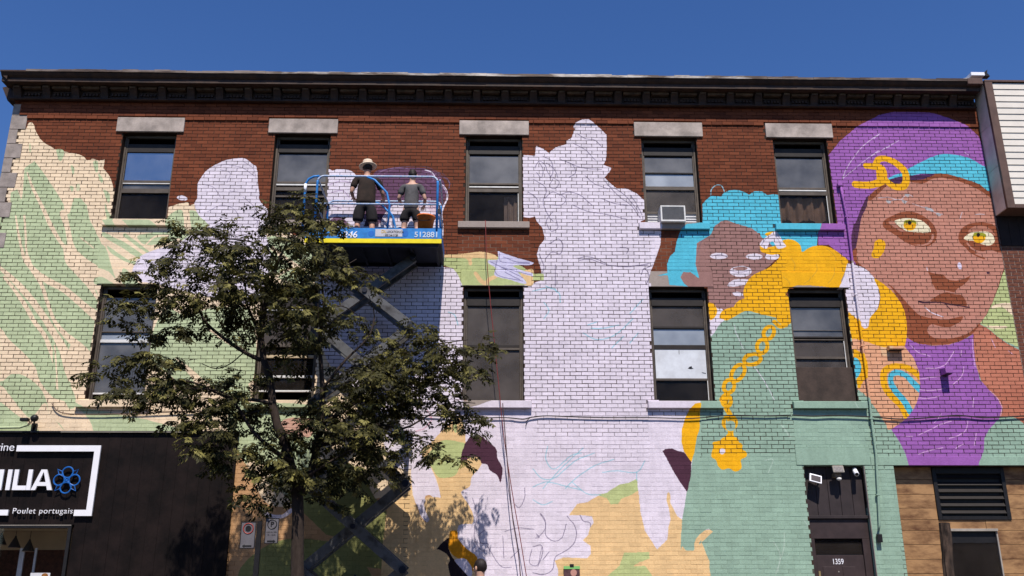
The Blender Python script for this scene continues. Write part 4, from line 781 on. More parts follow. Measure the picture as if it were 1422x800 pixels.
MB().lathe((x0+.475, .134, at(1165, 794, .13).z), [(.012,0),(.012,.008)], axis=Vector((0,-1,0)), n=10).build('spyhole', M_TRIMG, d)
MB().box(x0+.115, x0+.15, .118, .134, at(1134, 800, .13).z-.1, at(1134, 793, .13).z).build('hinge', mat('brass', (.45,.33,.16), .4, .2, 9, metal=.6), d)
def text(name, s, size, loc, m_, parent=None, depth=.002, bold=.0, align='CENTER', shear=0, space=1, xs=1):
    c = bpy.data.curves.new(name, 'FONT'); c.body = s; c.size = size; c.extrude = depth; c.offset = bold; c.align_x = align; c.align_y = 'BOTTOM_BASELINE'; c.shear = shear; c.space_character = space
    o = bpy.data.objects.new(name, c); COL.objects.link(o); o.rotation_euler = (R(90), 0, 0); o.scale = (xs, 1, 1); o.location = Vector(loc)-origin(parent)
    bpy.context.view_layer.update()
    me = bpy.data.meshes.new_from_object(o.evaluated_get(bpy.context.evaluated_depsgraph_get())); bpy.data.objects.remove(o); o = bpy.data.objects.new(name, me); COL.objects.link(o); o.rotation_euler = (R(90), 0, 0); o.scale = (xs, 1, 1); o.location = Vector(loc)-origin(parent)
    me.materials.append(m_)
    if parent is not None: o.parent = parent
    ORG[o.name] = origin(parent); return o
q = at(1164, 783.5, .13); text('house_number', '1359', .13, (q.x, .131, q.z), M_SIGNW, d, depth=.003, bold=.0005, xs=.8)
# white edge strip on the right door jamb
MB().box(x1-.012, x1-.003, -.004, .05, z0, z1-.01).build('jamb_strip', M_TRIMG, bld)
# door step
MB().box(x0-.1, x1+.1, -.55, -.03, .127, .30).box(x0-.1, x1+.1, -.29, -.03, .302, .47).build('door_step', M_CONC, bld, bevel=.01)

# ---- lights over the door
M_LAMPG = mat('lamp_glass', (.06,.045,.042), .2, .1, 6, 0, spec=.6)
zt_ = z1
f1 = empty('flood_light', at(1133, 664, .0), 'slim floodlight with a white rim, tilted at the upper left above the house door', 'floodlight')
q = at(1132.7, 664.5, -.02); ang = R(-16)
def rot2(px_, pz_, a): return (px_*math.cos(a)-pz_*math.sin(a), px_*math.sin(a)+pz_*math.cos(a))
def plate(w_, h_, a, y0, y1, tilt, inset=0):
    m_ = MB(); pts = [rot2(sx*(w_/2-inset), sz_*(h_/2-inset), a) for sx, sz_ in ((-1,-1),(1,-1),(1,1),(-1,1))]
    m_.prism([(q.x+a_, q.z+b_) for a_, b_ in pts], y0, y1); m_.v = [(x, y+(z-q.z)*tilt, z) for x, y, z in m_.v]; return m_
plate(.21, .15, ang, -.03, .01, .5).build('rim', M_SIGNW, f1, bevel=.006); plate(.21, .15, ang, -.034, -.031, .5, .022).build('lens', M_LAMPG, f1)
MB().tube([(q.x+.02, .01, q.z+.02), (q.x+.14, .08, q.z+.07), (q.x+.2, .138, q.z+.085)], .012).build('bracket', M_BLACKM, f1)
f2 = empty('flood_light', at(1164, 652, .0), 'grey motion sensor floodlight hanging in the middle above the house door', 'floodlight')
q = at(1164, 651.5, -.06); plate(.20, .13, 0, -.08, -.03, .35).build('housing', M_TRIMG, f2, bevel=.01); plate(.20, .13, 0, -.084, -.081, .35, .018).build('lens', mat('floodlight_glass', (.22,.20,.19), .3, .2, 40), f2)
MB().box(q.x-.06, q.x+.06, -.03, .137, q.z-.14, q.z-.062).build('mount', mat('tan_plastic', (.20,.15,.10), .6, .2, 9), f2, bevel=.01)
MB().lathe((q.x+.01, -.02, q.z-.20), [(.02,0),(.045,.02),(.045,.045),(.02,.06)], n=14).build('sensor', M_WHT, f2, smooth=True)
f3 = empty('security_camera', at(1189, 655, .0), 'small white bullet camera at the upper right above the house door', 'camera')
q = at(1189, 655, -.02); MB().tube([(q.x-.01, -.06, q.z-.05), (q.x, .02, q.z+.0), (q.x+.01, .08, q.z+.05)], .042, n=14).build('body', M_SIGNW, f3, smooth=True, bevel=0); MB().tube([(q.x-.01, -.066, q.z-.054), (q.x-.01, -.058, q.z-.048)], .03, n=12).build('lens', M_BLACKM, f3); MB().tube([(q.x+.01, .05, q.z+.03), (q.x+.03, .139, q.z+.04)], .015).build('arm', M_WHT, f3)

# ------------------------------------------------------------------ things fixed to the wall
pipe = empty('conduit_pipe', (6.97, -.05, 5), 'thin vertical conduit painted over by the mural, ending in a small black box', 'pipe')
pp = [at(x, y, -.055) for x, y in ((1167.5,258),(1171,277),(1176,301),(1183,356),(1189,409),(1193,441),(1198,480),(1206,541),(1210,581),(1216.5,629),(1219.5,687),(1221.5,728),(1220,736))]
MB().tube(pp, .022, n=8).build('pipe', M_STONE, pipe, smooth=True)
q = at(1221, 745, -.05); MB().box(q.x-.045, q.x+.04, -.09, -.02, q.z-.1, q.z+.04).build('outlet_box', M_BLACKM, pipe, bevel=.006)
q = at(1166, 257, -.05); MB().box(q.x-.05, q.x+.05, -.09, -.02, q.z-.03, q.z+.03).build('elbow_box', M_STONE, pipe, bevel=.006)
for py in (300, 400, 500, 600, 690):
    k = min(range(len(pp)), key=lambda i: abs(pp[i].z-at(1200, py, -.055).z)); MB().box(pp[k].x-.04, pp[k].x+.04, -.08, -.022, pp[k].z-.012, pp[k].z+.012).build('clip', M_STONE, pipe)
def strand(name, pts, y, r, m_, label, cat, n=6):
    P = [(x, yy) for x, yy in smooth_open(pts)]; W = [at(x, yy, y) for x, yy in P]
    o = MB().tube(W, r, n=n).build(name, m_, None, smooth=True); return tag(o, label, cat)
strand('wall_cable', [(1100,576.5),(1130,578),(1160,577),(1210,579),(1250,582),(1290,580),(1330,577),(1370,580),(1425,577.5)], -.04, .012, M_CABLE, 'black cable sagging along the wall right of the sea green jacket', 'cable')
strand('wall_cable', [(555,576),(600,577.5),(650,580.5),(700,580),(726,582),(738,579.5),(760,577.5),(800,579),(850,580),(900,580),(960,581),(1010,577),(1060,577.5),(1098,576.5)], -.035, .010, M_CABLE, 'black cable running under the two middle lower windows', 'cable')
strand('loose_wire', [(738,579),(732,584),(730,592)], -.03, .006, M_CABLE, 'short loose end of wire hanging down below the third lower window', 'wire')
strand('wall_cable', [(72,560),(78,569),(90,574),(120,575.5),(180,574.5),(250,572),(330,570)], -.04, .009, M_TRIM, 'thin cable curving under the first lower window', 'cable')
strand('rope', [(674,306),(676,360),(681,420),(687,480),(693,540),(699,600),(706,650),(714,700),(722,745),(731,800),(736,830)], -.16, .0075, M_ROPE, 'red rope hanging from the third upper sill down to the pavement', 'rope')
strand('rope', [(698,560),(702,610),(706,660),(712,720),(720,770),(725,830)], -.19, .009, M_ROPE2, 'thin brown cord hanging beside the red rope in the lower lavender field', 'rope')
# vents
def vent(p0, p1, d_, label, name='wall_vent', tilt=.03):
    t = empty(name, (p0.x, 0, p0.z), label, 'vent'); x0, x1, z0, z1 = p0.x, p1.x, p0.z, p1.z
    MB().prismx([(-.018, z0), (-.018, z1+tilt), (-d_, z1), (-d_, z0+.01), (-d_+.01, z0)], x0, x1).build('hood', M_STONE, t, bevel=.004)
    MB().box(x0+.02, x1-.02, -d_+.03, -.03, z0-.012, z0-.002).build('flap', M_BLACKM, t); return t
vent(at(1235,485,-.12), at(1255,481,-.12), .14, 'square exhaust vent painted yellow and peach beside the big painted chin')
vent(at(1313,518.5,-.2), at(1322.5,511,-.2), .22, 'small purple painted vent sticking out of the purple neck')

# reference picture hanging on the wall
q0, q1 = at(783.5, 812, -.05), at(805, 787, -.05)
rf = empty('reference_picture', (q0.x, -.05, q0.z), 'small picture with a green top edge hung by a black clip on the peach wall', 'picture')
MB().box(q0.x, q1.x, -.05, -.035, q0.z-.15, q1.z-.04).build('sheet', mat('sheet_print', (.10,.045,.05), .6, .4, 6), rf)
MB().box(q0.x-.003, q1.x+.003, -.056, -.030, q1.z-.038, q1.z+.01).build('green_edge', mat('green_plastic', (.22,.50,.16), .4, .05, 6), rf)
MB().box((q0.x+q1.x)/2-.035, (q0.x+q1.x)/2+.035, -.062, -.026, q1.z-.01, q1.z+.045).build('clip', M_BLACKM, rf, bevel=.005)
cx_ = (q0.x+q1.x)/2+.03; MB().prism([(cx_+.055*math.cos(a), q1.z-.10+.06*math.sin(a)) for a in np.linspace(0, 2*math.pi, 14, endpoint=False)], -.053, -.0505).build('printed_face', mat('print_skin', (.50,.25,.20), .6, .1, 6), rf)
MB().box(cx_-.07, cx_+.01, -.0535, -.0507, q0.z-.1, q0.z-.02+.02).build('printed_scarf', mat('print_pink', (.62,.42,.36), .6, .1, 6), rf)
for s in (.012, ): MB().box((q0.x+q1.x)/2-.004, (q0.x+q1.x)/2+.004, -.03, -.005, q1.z+.0, q1.z+.03).build('nail', M_BLACKM, rf)

# ------------------------------------------------------------------ timber shop front, right
tf = empty('timber_shop_front', (SHOPR[0], .1, 0), 'horizontal cedar boards closing the shop opening at the lower right', 'shop front')
ty = .19; zt = SHOPR[3]; lv0, lv1 = at(1299, 650, ty), at(1404.5, 722, ty)
lx0, lx1, lz0 = at(1303, 722, ty).x, at(1404.5, 722, ty).x, at(1350, 722, ty).z
wx0, wx1, wz1 = at(1307, 738, ty).x, at(1382, 738, ty).x, at(1340, 738, ty).z
bh = [at(1260, y, ty).z for y in (648, 666, 687, 706, 722.0, 737, 756.5, 777, 797, 818, 838)]; bh.append(bh[-1]-.25)
while bh[-1] > .35: bh.append(bh[-1]-.25)
bh.append(.13); bh[0] = zt-.004
for k in range(len(bh)-1):
    za, zb_ = bh[k+1]+.004, bh[k]-.002
    if k < 4: segs = [(SHOPR[0]+.004, lx0-.004), (lx1+.004, 12.0)]
    elif k == 4: segs = [(SHOPR[0]+.004, 8.9), (8.906, 12.0)]
    else: segs = [(SHOPR[0]+.004, wx0-.03), (wx1+.03, 12.0)]
    for a, b in segs:
        dy = random.uniform(-.004, .004); MB().box(a, b, ty+dy, ty+.03, za, zb_).build('board', M_WOOD, tf, bevel=.003)
MB().box(SHOPR[0]+.004, 12.0, ty+.034, ty+.05, .13, zt-.006).build('backing', M_BLACKM, tf)
lvm = MB().box(lx0, lx0+.07, ty-.025, ty+.03, lz0, zt-.01).box(lx1-.07, lx1, ty-.025, ty+.03, lz0, zt-.01).box(lx0+.072, lx1-.072, ty-.025, ty+.03, lz0, lz0+.06).box(lx0+.072, lx1-.072, ty-.025, ty+.03, zt-.12, zt-.01).build('louvre', M_BLACKM, tf, bevel=.003)
M_SLAT = mat('louvre_slat', (.016,.012,.011), .45, .15, 6)
for py in (680.5, 690, 700, 710):
    z_ = at(1350, py, ty-.02).z
    MB().quad((lx0+.075, ty-.03, z_-.035), (lx1-.075, ty-.03, z_-.035), (lx1-.075, ty+.025, z_+.03), (lx0+.075, ty+.025, z_+.03)).quad((lx0+.075, ty-.03, z_-.038), (lx0+.075, ty+.025, z_+.027), (lx1-.075, ty+.025, z_+.027), (lx1-.075, ty-.03, z_-.038)).build('slat', M_SLAT, lvm)
for py in (661, 671): z_ = at(1350, py, ty-.02).z; MB().quad((lx0+.075, ty-.02, z_-.035), (lx1-.075, ty-.02, z_-.035), (lx1-.075, ty+.025, z_+.03), (lx0+.075, ty+.025, z_+.03)).build('slat', M_SLAT, lvm)
sw = MB().box(wx0-.026, wx1+.026, ty-.06, ty+.0, wz1, wz1+.045).box(wx0-.026, wx0+.0, ty-.03, ty+.03, .6, wz1-.002).box(wx1, wx1+.026, ty-.03, ty+.03, .6, wz1-.002).build('shop_door_frame', M_TRIMG, tf, bevel=.003)
MB().box(wx0+.002, wx1-.002, ty+.0, ty+.01, .6, wz1-.20).build('pane', G_DIM, sw); MB().box(wx0+.002, wx1-.002, ty+.002, ty+.03, wz1-.198, wz1-.003).build('shade_box', M_BLACKM, sw)
lp = empty('wooden_post', at(1313, 800, -.7), 'rough bark covered log post standing in front of the cedar boards', 'post')
pb = at(1318, 800, -.7); pt_ = at(1311.5, 726, -.7); ps_ = [pb+(pt_-pb)*k for k in (0,.25,.5,.75,1)]; ps_ = [Vector((pb.x, -.7, .125))]+ps_
MB().tube(ps_, [.092,.088,.084,.09,.08,.086], n=16).build('log', M_BARK, lp, smooth=False)
for v in lp.children[0].data.vertices: v.co.x += random.gauss(0, .007); v.co.y += random.gauss(0, .007)

# ------------------------------------------------------------------ black restaurant front, left
sf = empty('restaurant_shop_front', (BX0, 0, 0), 'black boarded restaurant front at the lower left under the green and cream wall', 'shop front')
fy = -.06; SX1 = at(320, 720, fy).x; stz = STORE[3]; wnx = at(97, 740, fy).x; wnz = at(50, 731, fy).z
nb = 22; xs0 = BX0-1.3; bw = .205; x = SX1
while x > xs0:
    a = x-bw
    ztop = stz; zbot = .13
    if a < wnx-.02: zbot = wnz+.03
    MB().box(a+.0015, x-.0015, fy+random.uniform(-.0015,.0015), fy+.03, zbot, ztop-.005).build('plank', M_BLACK, sf)
    x -= bw
MB().box(xs0, SX1, fy+.032, -.024, wnz+.03, stz).box(wnx+.03, SX1, fy+.032, -.024, .13, wnz+.028).build('backing', M_BLACK, sf)
MB().box(xs0, SX1+.02, fy-.05, -.02, stz+.002, stz+.03).build('drip_edge', M_BLACKM, sf); MB().box(-7.6, SX1-1.0, fy-.054, fy-.0505, stz+.004, stz+.016).build('edge_strip', M_TRIMG, sf)
wf = MB().box(xs0, wnx+.03, fy-.03, fy+.03, wnz-.03, wnz+.028).box(wnx-.03, wnx+.028, fy-.03, fy+.03, .13, wnz-.032).build('window_frame', M_BLACKM, sf, bevel=.003)
MB().box(xs0, wnx+.02, fy-.036, fy-.0305, wnz+.012, wnz+.022).build('frame_strip', M_TRIMG, wf)
MB().box(xs0, wnx-.032, fy-.0, fy+.008, .6, wnz-.034).build('pane', glass_mat('shop_glass', (.96,.96,.96), .02, .02, (.02,.02,.02), .02), wf)
# interior
ri = MB(); y0, y1 = .05, 5.0; X0, X1, Z0, Z1 = xs0, wnx+.35, .13, wnz-.03
ri.quad((X0,y1,Z0),(X1,y1,Z0),(X1,y1,Z1),(X0,y1,Z1)).quad((X1,y0,Z0),(X1,y1,Z0),(X1,y1,Z1),(X1,y0,Z1)).quad((X0,y0,Z0),(X0,y1,Z0),(X0,y1,Z1),(X0,y0,Z1)).quad((X0,y0,Z0),(X1,y0,Z0),(X1,y1,Z0),(X0,y1,Z0)); ri.build('dining_room', M_DARK, sf)
MB().quad((X0,y0,Z1),(X1,y0,Z1),(X1,y1,Z1),(X0,y1,Z1)).build('dining_ceiling', M_BEIGE, sf)
MB().box(X0, X1, .9, 1.0, Z1-.32, Z1-.003).build('dining_beam', M_BEIGE, sf)
for k, (px_, py_) in enumerate(((1.5,748),(21,752),(40.5,757))):
    q = at(px_, py_, .55); lab = ['black cone pendant lamp cut by the left edge of the photo', 'black cone pendant lamp in the restaurant window, middle one', 'black cone pendant lamp nearest the right side of the restaurant window'][k]
    l_ = empty('pendant_lamp', q, lab, 'pendant lamp', 'pendant lamps in the restaurant window')
    MB().lathe(q+Vector((0,0,-.10)), [(.105,0),(.10,.01),(.02,.17),(.012,.20)], n=18).build('shade', M_BLACKM, l_, smooth=True)
    MB().tube([q+Vector((0,0,.10)), Vector((q.x, q.y, wnz-.04))], .004, n=5).build('cord', M_BLACKM, l_)
    MB().lathe(q+Vector((0,0,-.112)), [(.103,0),(.103,.008)], n=18).build('rim', mat('warm_rim', (.35,.22,.14), .5, .1, 9), l_)
for a, b in ((22, 30), (43, 47.5)):  # white bars put in for door frame reflections in the glass
    q = at(a, 800, .5); q2 = at(b, 760, .5); tag(MB().box(q.x, q.x+(.085 if a == 22 else .04), .5, .53, .3, at(a, 761, .5).z).build('reflection_strip' if a == 22 else 'reflection_bar', M_WHT), 'narrow white banner put in for a door frame mirrored in the restaurant window' if a == 22 else 'thin white pole put in for a door frame mirrored in the restaurant window', 'reflection' if a == 22 else 'glint')
q0, q1 = at(40, 812, .06), at(70, 795.5, .06)
po = empty('window_poster', q0, 'white food poster at the bottom of the restaurant window', 'poster'); MB().box(q0.x, q1.x, .06, .066, q0.z-.2, q1.z).build('sheet', M_SIGNW, po)
MB().prism([((q0.x+q1.x)/2+.08+.055*math.cos(a), q1.z-.05+.045*math.sin(a)) for a in np.linspace(0, 2*math.pi, 12, endpoint=False)], .054, .0585).build('printed_chicken', mat('print_orange', (.50,.20,.05), .6, .3, 9), po)

# sign
sg = empty('restaurant_sign', (-8.5, -.1, 3.3), 'white framed restaurant sign with raised letters and a blue four ring emblem', 'sign')
sy = -.13
def bar(p0, p1, m_=M_SIGNW): 
    return MB().box(p0[0], p1[0], sy, sy+.04, p1[1], p0[1])
fxl, fxr = at(23.5, 620, sy).x, at(134, 665, sy).x; fzt, fzb = at(80, 618.5, sy).z, at(80, 716.5, sy).z; tw = .105
MB().box(fxl, fxr-tw, sy, sy+.04, fzt-tw, fzt).box(fxr-tw+.0, fxr, sy, sy+.04, fzb, fzt).box(at(102.5,712,sy).x, fxr-tw, sy, sy+.04, fzb, fzb+tw*.98).box(-11.2, at(11,712,sy).x, sy, sy+.04, fzb+.01, fzb+tw).build('frame', M_SIGNW, sg)
SP = MB().box(fxl+.1, fxl+.14, sy+.04, fy-.001, fzt-.07, fzt-.03).box(fxr-.08, fxr-.04, sy+.04, fy-.001, fzb+.3, fzb+.34).box(fxr-.08, fxr-.04, sy+.04, fy-.001, fzt-.4, fzt-.36).box(fxr-.3, fxr-.26, sy+.04, fy-.001, fzb+.03, fzb+.07).box(-10.2, -10.16, sy+.04, fy-.001, fzb+.03, fzb+.07).build('stand_offs', M_BLACKM, sg)
zl0, zl1 = at(40, 680.5, sy).z, at(40, 652, sy).z; H_ = zl1-zl0
def letter(polys):
    m_ = MB()
    for P in polys: m_.prism(P, sy, sy+.035)
    return m_
st = .074
def X_(px): return at(px, 668, sy).x
x = at(7.4, 680, sy).x-.0
def I(x): return [[(x, zl0), (x+st, zl0), (x+st, zl1), (x, zl1)]]
Ms = lambda x, w_: [[(x, zl0), (x+st, zl0), (x+st, zl1), (x, zl1)], [(x+w_-st, zl0), (x+w_, zl0), (x+w_, zl1), (x+w_-st, zl1)], [(x+st, zl1), (x+st, zl1-.13), (x+w_/2, zl0+.08), (x+w_/2, zl0+.2)], [(x+w_-st, zl1), (x+w_/2, zl0+.2), (x+w_/2, zl0+.08), (x+w_-st, zl1-.13)]]
xi = X_(9.0); xl = X_(18.2); xi2 = X_(37.5); xa2 = X_(44.3)
A = lambda x, w_: [[(x, zl0), (x+st*1.05, zl0), (x+w_/2+.012, zl1), (x+w_/2-.045, zl1)], [(x+w_-st*1.05, zl0), (x+w_, zl0), (x+w_/2+.045, zl1), (x+w_/2-.012, zl1-.0)], [(x+st*1.05, zl0+H_*.2), (x+w_-st*1.05, zl0+H_*.2), (x+w_*.70, zl0+H_*.2+.065), (x+w_*.30, zl0+H_*.2+.065)]]
Lm = MB()
for k, (ch, polys) in enumerate((('I', I(xi)), ('L', [[(xl, zl0), (xl+.235, zl0), (xl+.235, zl0+.075), (xl+st, zl0+.075), (xl+st, zl1), (xl, zl1)]]), ('I', I(xi2)), ('A', A(xa2, .36)), ('M', Ms(xi-.52, .45)), ('A', A(xi-.94, .37)), ('F', [[(xi-1.26, zl0), (xi-1.26+st, zl0), (xi-1.26+st, zl1), (xi-1.26, zl1)], [(xi-1.26+st, zl1-.075), (xi-1.0, zl1-.075), (xi-1.0, zl1), (xi-1.26+st, zl1)], [(xi-1.26+st, zl0+.16), (xi-1.03, zl0+.16), (xi-1.03, zl0+.235), (xi-1.26+st, zl0+.235)]]))):
    ps = []
    for j, P in enumerate(polys): ps.append([(a, b) for a, b in P])
    m_ = MB()
    for j, P in enumerate(ps): m_.prism(P, sy-.0008*j, sy+.035)
    m_.build('letter', M_SIGNW, sg)
q = at(19, 626, sy); text('small_lettering', 'rine', .205, (q.x, sy+.02, q.z), M_SIGNW, sg, depth=.010, bold=-.0015, align='RIGHT')
q = at(15.5, 713.2, sy); text('small_lettering', 'Poulet portugais', .138, (q.x+.005, sy+.02, q.z), M_SIGNW, sg, depth=.010, bold=-.0015, align='LEFT', space=1.12)
ec = at(92.3, 666.6, sy); rr_ = .093
em = MB()
for dx_, dz_ in ((0,.132),(0,-.132),(.132,0),(-.132,0)):
    c_ = Vector((ec.x+dx_, sy+.012, ec.z+dz_)); em.tube([c_+Vector((rr_*math.cos(a), 0, rr_*math.sin(a))) for a in np.linspace(0, 2*math.pi, 25)], .013, n=6, cap=False)
for s1, s2 in ((1,1),(1,-1),(-1,1),(-1,-1)):
    em.tube([(ec.x+s1*a, sy+.01+.0*a, ec.z+s2*b) for a, b in ((.02,.02),(.06,.06),(.10,.15),(.18,.185),(.15,.10),(.06,.06))], .010, n=6)
em.box(ec.x-.02, ec.x+.02, sy+.0, sy+.03, ec.z-.02, ec.z+.02); em.build('emblem', M_SIGNB, sg, smooth=False)

# sign light above the sign
sl_ = empty('sign_light', at(45, 592, -.1), 'dark gooseneck light on the wall above the restaurant sign', 'light')
a0 = [at(x, y, yy) for x, y, yy in ((-30,594.5,-.05),(0,594,-.06),(28,593.5,-.08),(39,590,-.12),(45,583,-.2))]
MB().tube(a0, .022, n=8).build('arm', M_STONE, sl_, smooth=True)
q = at(43, 582, -.24); MB().lathe(q, [(.035,0),(.06,.03),(.06,.09),(.03,.12)], n=14, axis=Vector((.9,.1,.25))).build('lamp_head', M_BLACKM, sl_, smooth=True)
MB().tube([at(46,577,-.2), at(48,584,-.12), at(46,598,-.05)], .016, n=7).build('neck', M_BLACKM, sl_, smooth=True)
q = at(34, 583, -.24); MB().box(q.x-.06, q.x+.08, -.30, -.2, q.z-.03, q.z+.03).build('shade', M_BLACKM, sl_, bevel=.01)
MB().box(at(44,600,-.05).x-.02, at(48,600,-.05).x+.02, -.06, -.016, at(44,600,-.05).z-.02, at(44,588,-.05).z).build('wall_plate', M_BLACKM, sl_)

# ------------------------------------------------------------------ neighbour on the right
nb_ = empty('neighbour_building', (BX1, 0, 0), 'neighbouring building with cream siding above and plain red brick below, far right', 'building')
NX1 = 15.5; by = -.43
sp0 = at(1391, 287, by); zt0 = at(1390, 114.5, by).z; zbt = sp0.z; tx0 = BX1+.012; tx1 = tx0+.155
NB = []
z = .02; row = 0
while z < zbt+.6:
    off = (row % 2)*PX/2+rng.normal(0, .004); x = BX1+.012-(PX/2 if row % 2 else 0)
    if z > SHOPR[3]+.02:
        while x < 13.6:
            l = max(BX1+.012, x+.006); NB.append((l, x+PX-.006, z+.006, z+PZ-.006, .006+rng.normal(0,.0006))); x += PX
    z += PZ; row += 1
V, F = brick_arrays(np.array(NB)); me = np_mesh('brick_courses', V, F, np.repeat(rng.uniform(0,1,len(NB)), 5)); me.materials.append(M_NB)
o = bpy.data.objects.new('brick_courses', me); COL.objects.link(o); o.parent = nb_; o.location = (-BX1, 0, 0); o['kind'] = 'stuff'; ORG[o.name] = Vector((BX1,0,0))
MB().box(BX1+.006, NX1, 0, .3, SHOPR[3]+.004, 11.0).build('wall', M_PALE, nb_); MB().box(12.05, NX1, -.0, .3, .0, SHOPR[3]).build('shop_pier', M_NB, nb_)
MB().box(BX1+.02, NX1-.01, .31, 14, 0, 10.95).build('rear_body', M_NB, nb_); MB().box(BX1+.006, 12.04, -.010, .1, SHOPR[3]+.004, sz).build('shop_lintel', M_STONE, nb_)
n = 19; H1 = zt0-.02; hb = (H1-zbt-.05)/n
for i in range(n):
    za = zbt+.05+i*hb; zb_ = za+hb
    MB().prismx([(by+.012, za+.004), (by-.012, za+.004), (by+.004, zb_+.002), (by+.012, zb_+.002)], tx1+.003, NX1).build('siding_board', M_SIDING, nb_)
MB().box(tx1-.02, NX1, by+.014, by+.04, zbt+.02, H1).box(tx1-.02, NX1, by+.042, -.009, H1-.05, H1-.01).build('siding_backing', M_TRIM, nb_)
MB().box(tx0, tx1, by-.025, by+.04, zbt-.03, zt0+.02).build('corner_trim', M_TRIM, nb_, bevel=.004)
MB().box(tx1+.003, NX1, by-.022, by+.04, zbt-.03, zbt+.045).build('bottom_trim', M_TRIM, nb_, bevel=.004)
MB().box(tx0, NX1, by-.03, -.009, H1+.022, H1+.06).build('cap_flashing', M_TRIM, nb_)
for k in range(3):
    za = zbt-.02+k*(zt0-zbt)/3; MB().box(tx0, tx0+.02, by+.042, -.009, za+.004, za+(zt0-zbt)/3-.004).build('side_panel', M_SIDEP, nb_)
MB().box(tx0+.022, NX1, by+.042, -.009, zbt-.028, zbt+.01).build('soffit', M_TRIM, nb_)
rm_ = mat('bay_shadow_boards', (.022,.012,.011), .8, .2, 5)  # boards carry the siding bay's cast shadow in their dark colour
zr = at(1391, 342, 0).z; x = BX1+.02
while x < NX1-.2: MB().box(x, x+.196, -.03, -.008, zr, zbt-.03).build('bay_shadow_board', rm_, nb_, bevel=.003); x += .2
qa, qb = at(1345, 109, -.3), at(1363, 104.5, -.3)
tag(MB().box(qa.x, qb.x, -.42, .2, qa.z, qb.z).build('roof_cap', M_SIGNW, bevel=.006), 'bright white metal cap on the roof corner beside the cream siding', 'roof cap')
tag(MB().prism([(at(1324,112.5,-.3).x, at(1324,114,-.3).z), (at(1344,112,-.3).x, at(1344,114.5,-.3).z), (at(1341,110,-.3).x, at(1341,110,-.3).z), (at(1332,111,-.3).x, at(1332,111,-.3).z)], -.35, .2).build('roof_cap', M_WHT), 'low pale roof patch just left of the white metal cap', 'roof cap')
tag(MB().box(at(1343,112,-.44).x, BX1-.02, -.46, -.1, z_fl0-.05, at(1355,109,-.44).z).build('cornice_end', M_TRIM, bevel=.01), 'brown boxed end of the cornice beside the cream siding', 'trim')
tag(MB().prism([(qb.x+.0, qb.z+.005), (qb.x+.07, qb.z+.06), (qb.x+.05, qb.z-.02), (qb.x+.1, qb.z-.09), (qb.x+.004, qb.z-.09)], -.42, -.3).build('bent_flashing', M_BLACKM), 'dark bent flashing tip at the right of the white roof cap', 'flashing')

# ------------------------------------------------------------------ the other side of the street (unseen row added to block low sky light and mirror in the glass)
ob = empty('unseen_opposite_row', (0, -27, 0), 'unseen brown brick row added across the street to block low sky light', 'building')
OX = [(-22, -9), (-8.9, 3), (3.1, 12), (12.1, 24)]
for k, (a, b) in enumerate(OX):
    hgt = (9.2, 8.4, 9.6, 8.8)[k]
    MB().box(a, b, -38, -27, 0, hgt).build('wall', M_NB, ob); MB().box(a, b, -27, -26.75, hgt-.5, hgt+.05).build('parapet', M_CORN, ob)
    for i in range(int((b-a)/2.6)):
        for z in (4.6, 7.0):
            x = a+1.1+i*2.6
            if z+1.5 < hgt: MB().box(x, x+1.0, -27, -26.96, z, z+1.5).build('window', M_BLACKM, ob)
    MB().box(a+.6, b-.6, -27, -26.94, .4, 3.1).build('shop_window', M_BLACKM, ob)
# ------------------------------------------------------------------ scissor lift
LY0, LY1 = -1.30, -.14
lift = empty('scissor_lift', (at(517,400,-1.0).x, -1.0, .125), 'raised blue scissor lift with a yellow stripe, carrying two painters', 'scissor lift')
lx0, lx1 = at(424, 317, LY0).x, at(613, 325, LY0).x
dz1, dz0, ys0 = at(560, 317, LY0).z, at(560, 331.5, LY0).z, at(560, 337.5, LY0).z
MB().box(lx0, lx1, LY0, LY0+.03, dz0, dz1).build('toe_board', M_BLUE, lift, bevel=.003)
MB().box(lx0, lx1, LY1-.03, LY1, dz0, dz1).box(lx1-.03, lx1, LY0+.032, LY1-.032, dz0, dz1).box(lx0, lx0+.03, LY0+.032, LY1-.032, dz0, dz1).build('toe_board', M_BLUE, lift)
MB().box(lx0, lx1+.003, LY0-.003, LY0+.03, ys0, dz0-.003).build('yellow_stripe', M_YEL, lift)
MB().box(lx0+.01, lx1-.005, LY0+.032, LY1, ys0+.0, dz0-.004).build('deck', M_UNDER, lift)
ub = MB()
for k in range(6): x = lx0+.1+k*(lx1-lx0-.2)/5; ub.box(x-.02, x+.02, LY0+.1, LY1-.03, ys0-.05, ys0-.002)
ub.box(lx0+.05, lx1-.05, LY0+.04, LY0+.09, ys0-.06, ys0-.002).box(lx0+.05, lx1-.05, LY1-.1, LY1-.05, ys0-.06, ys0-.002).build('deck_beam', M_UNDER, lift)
DECK = dz0+.005
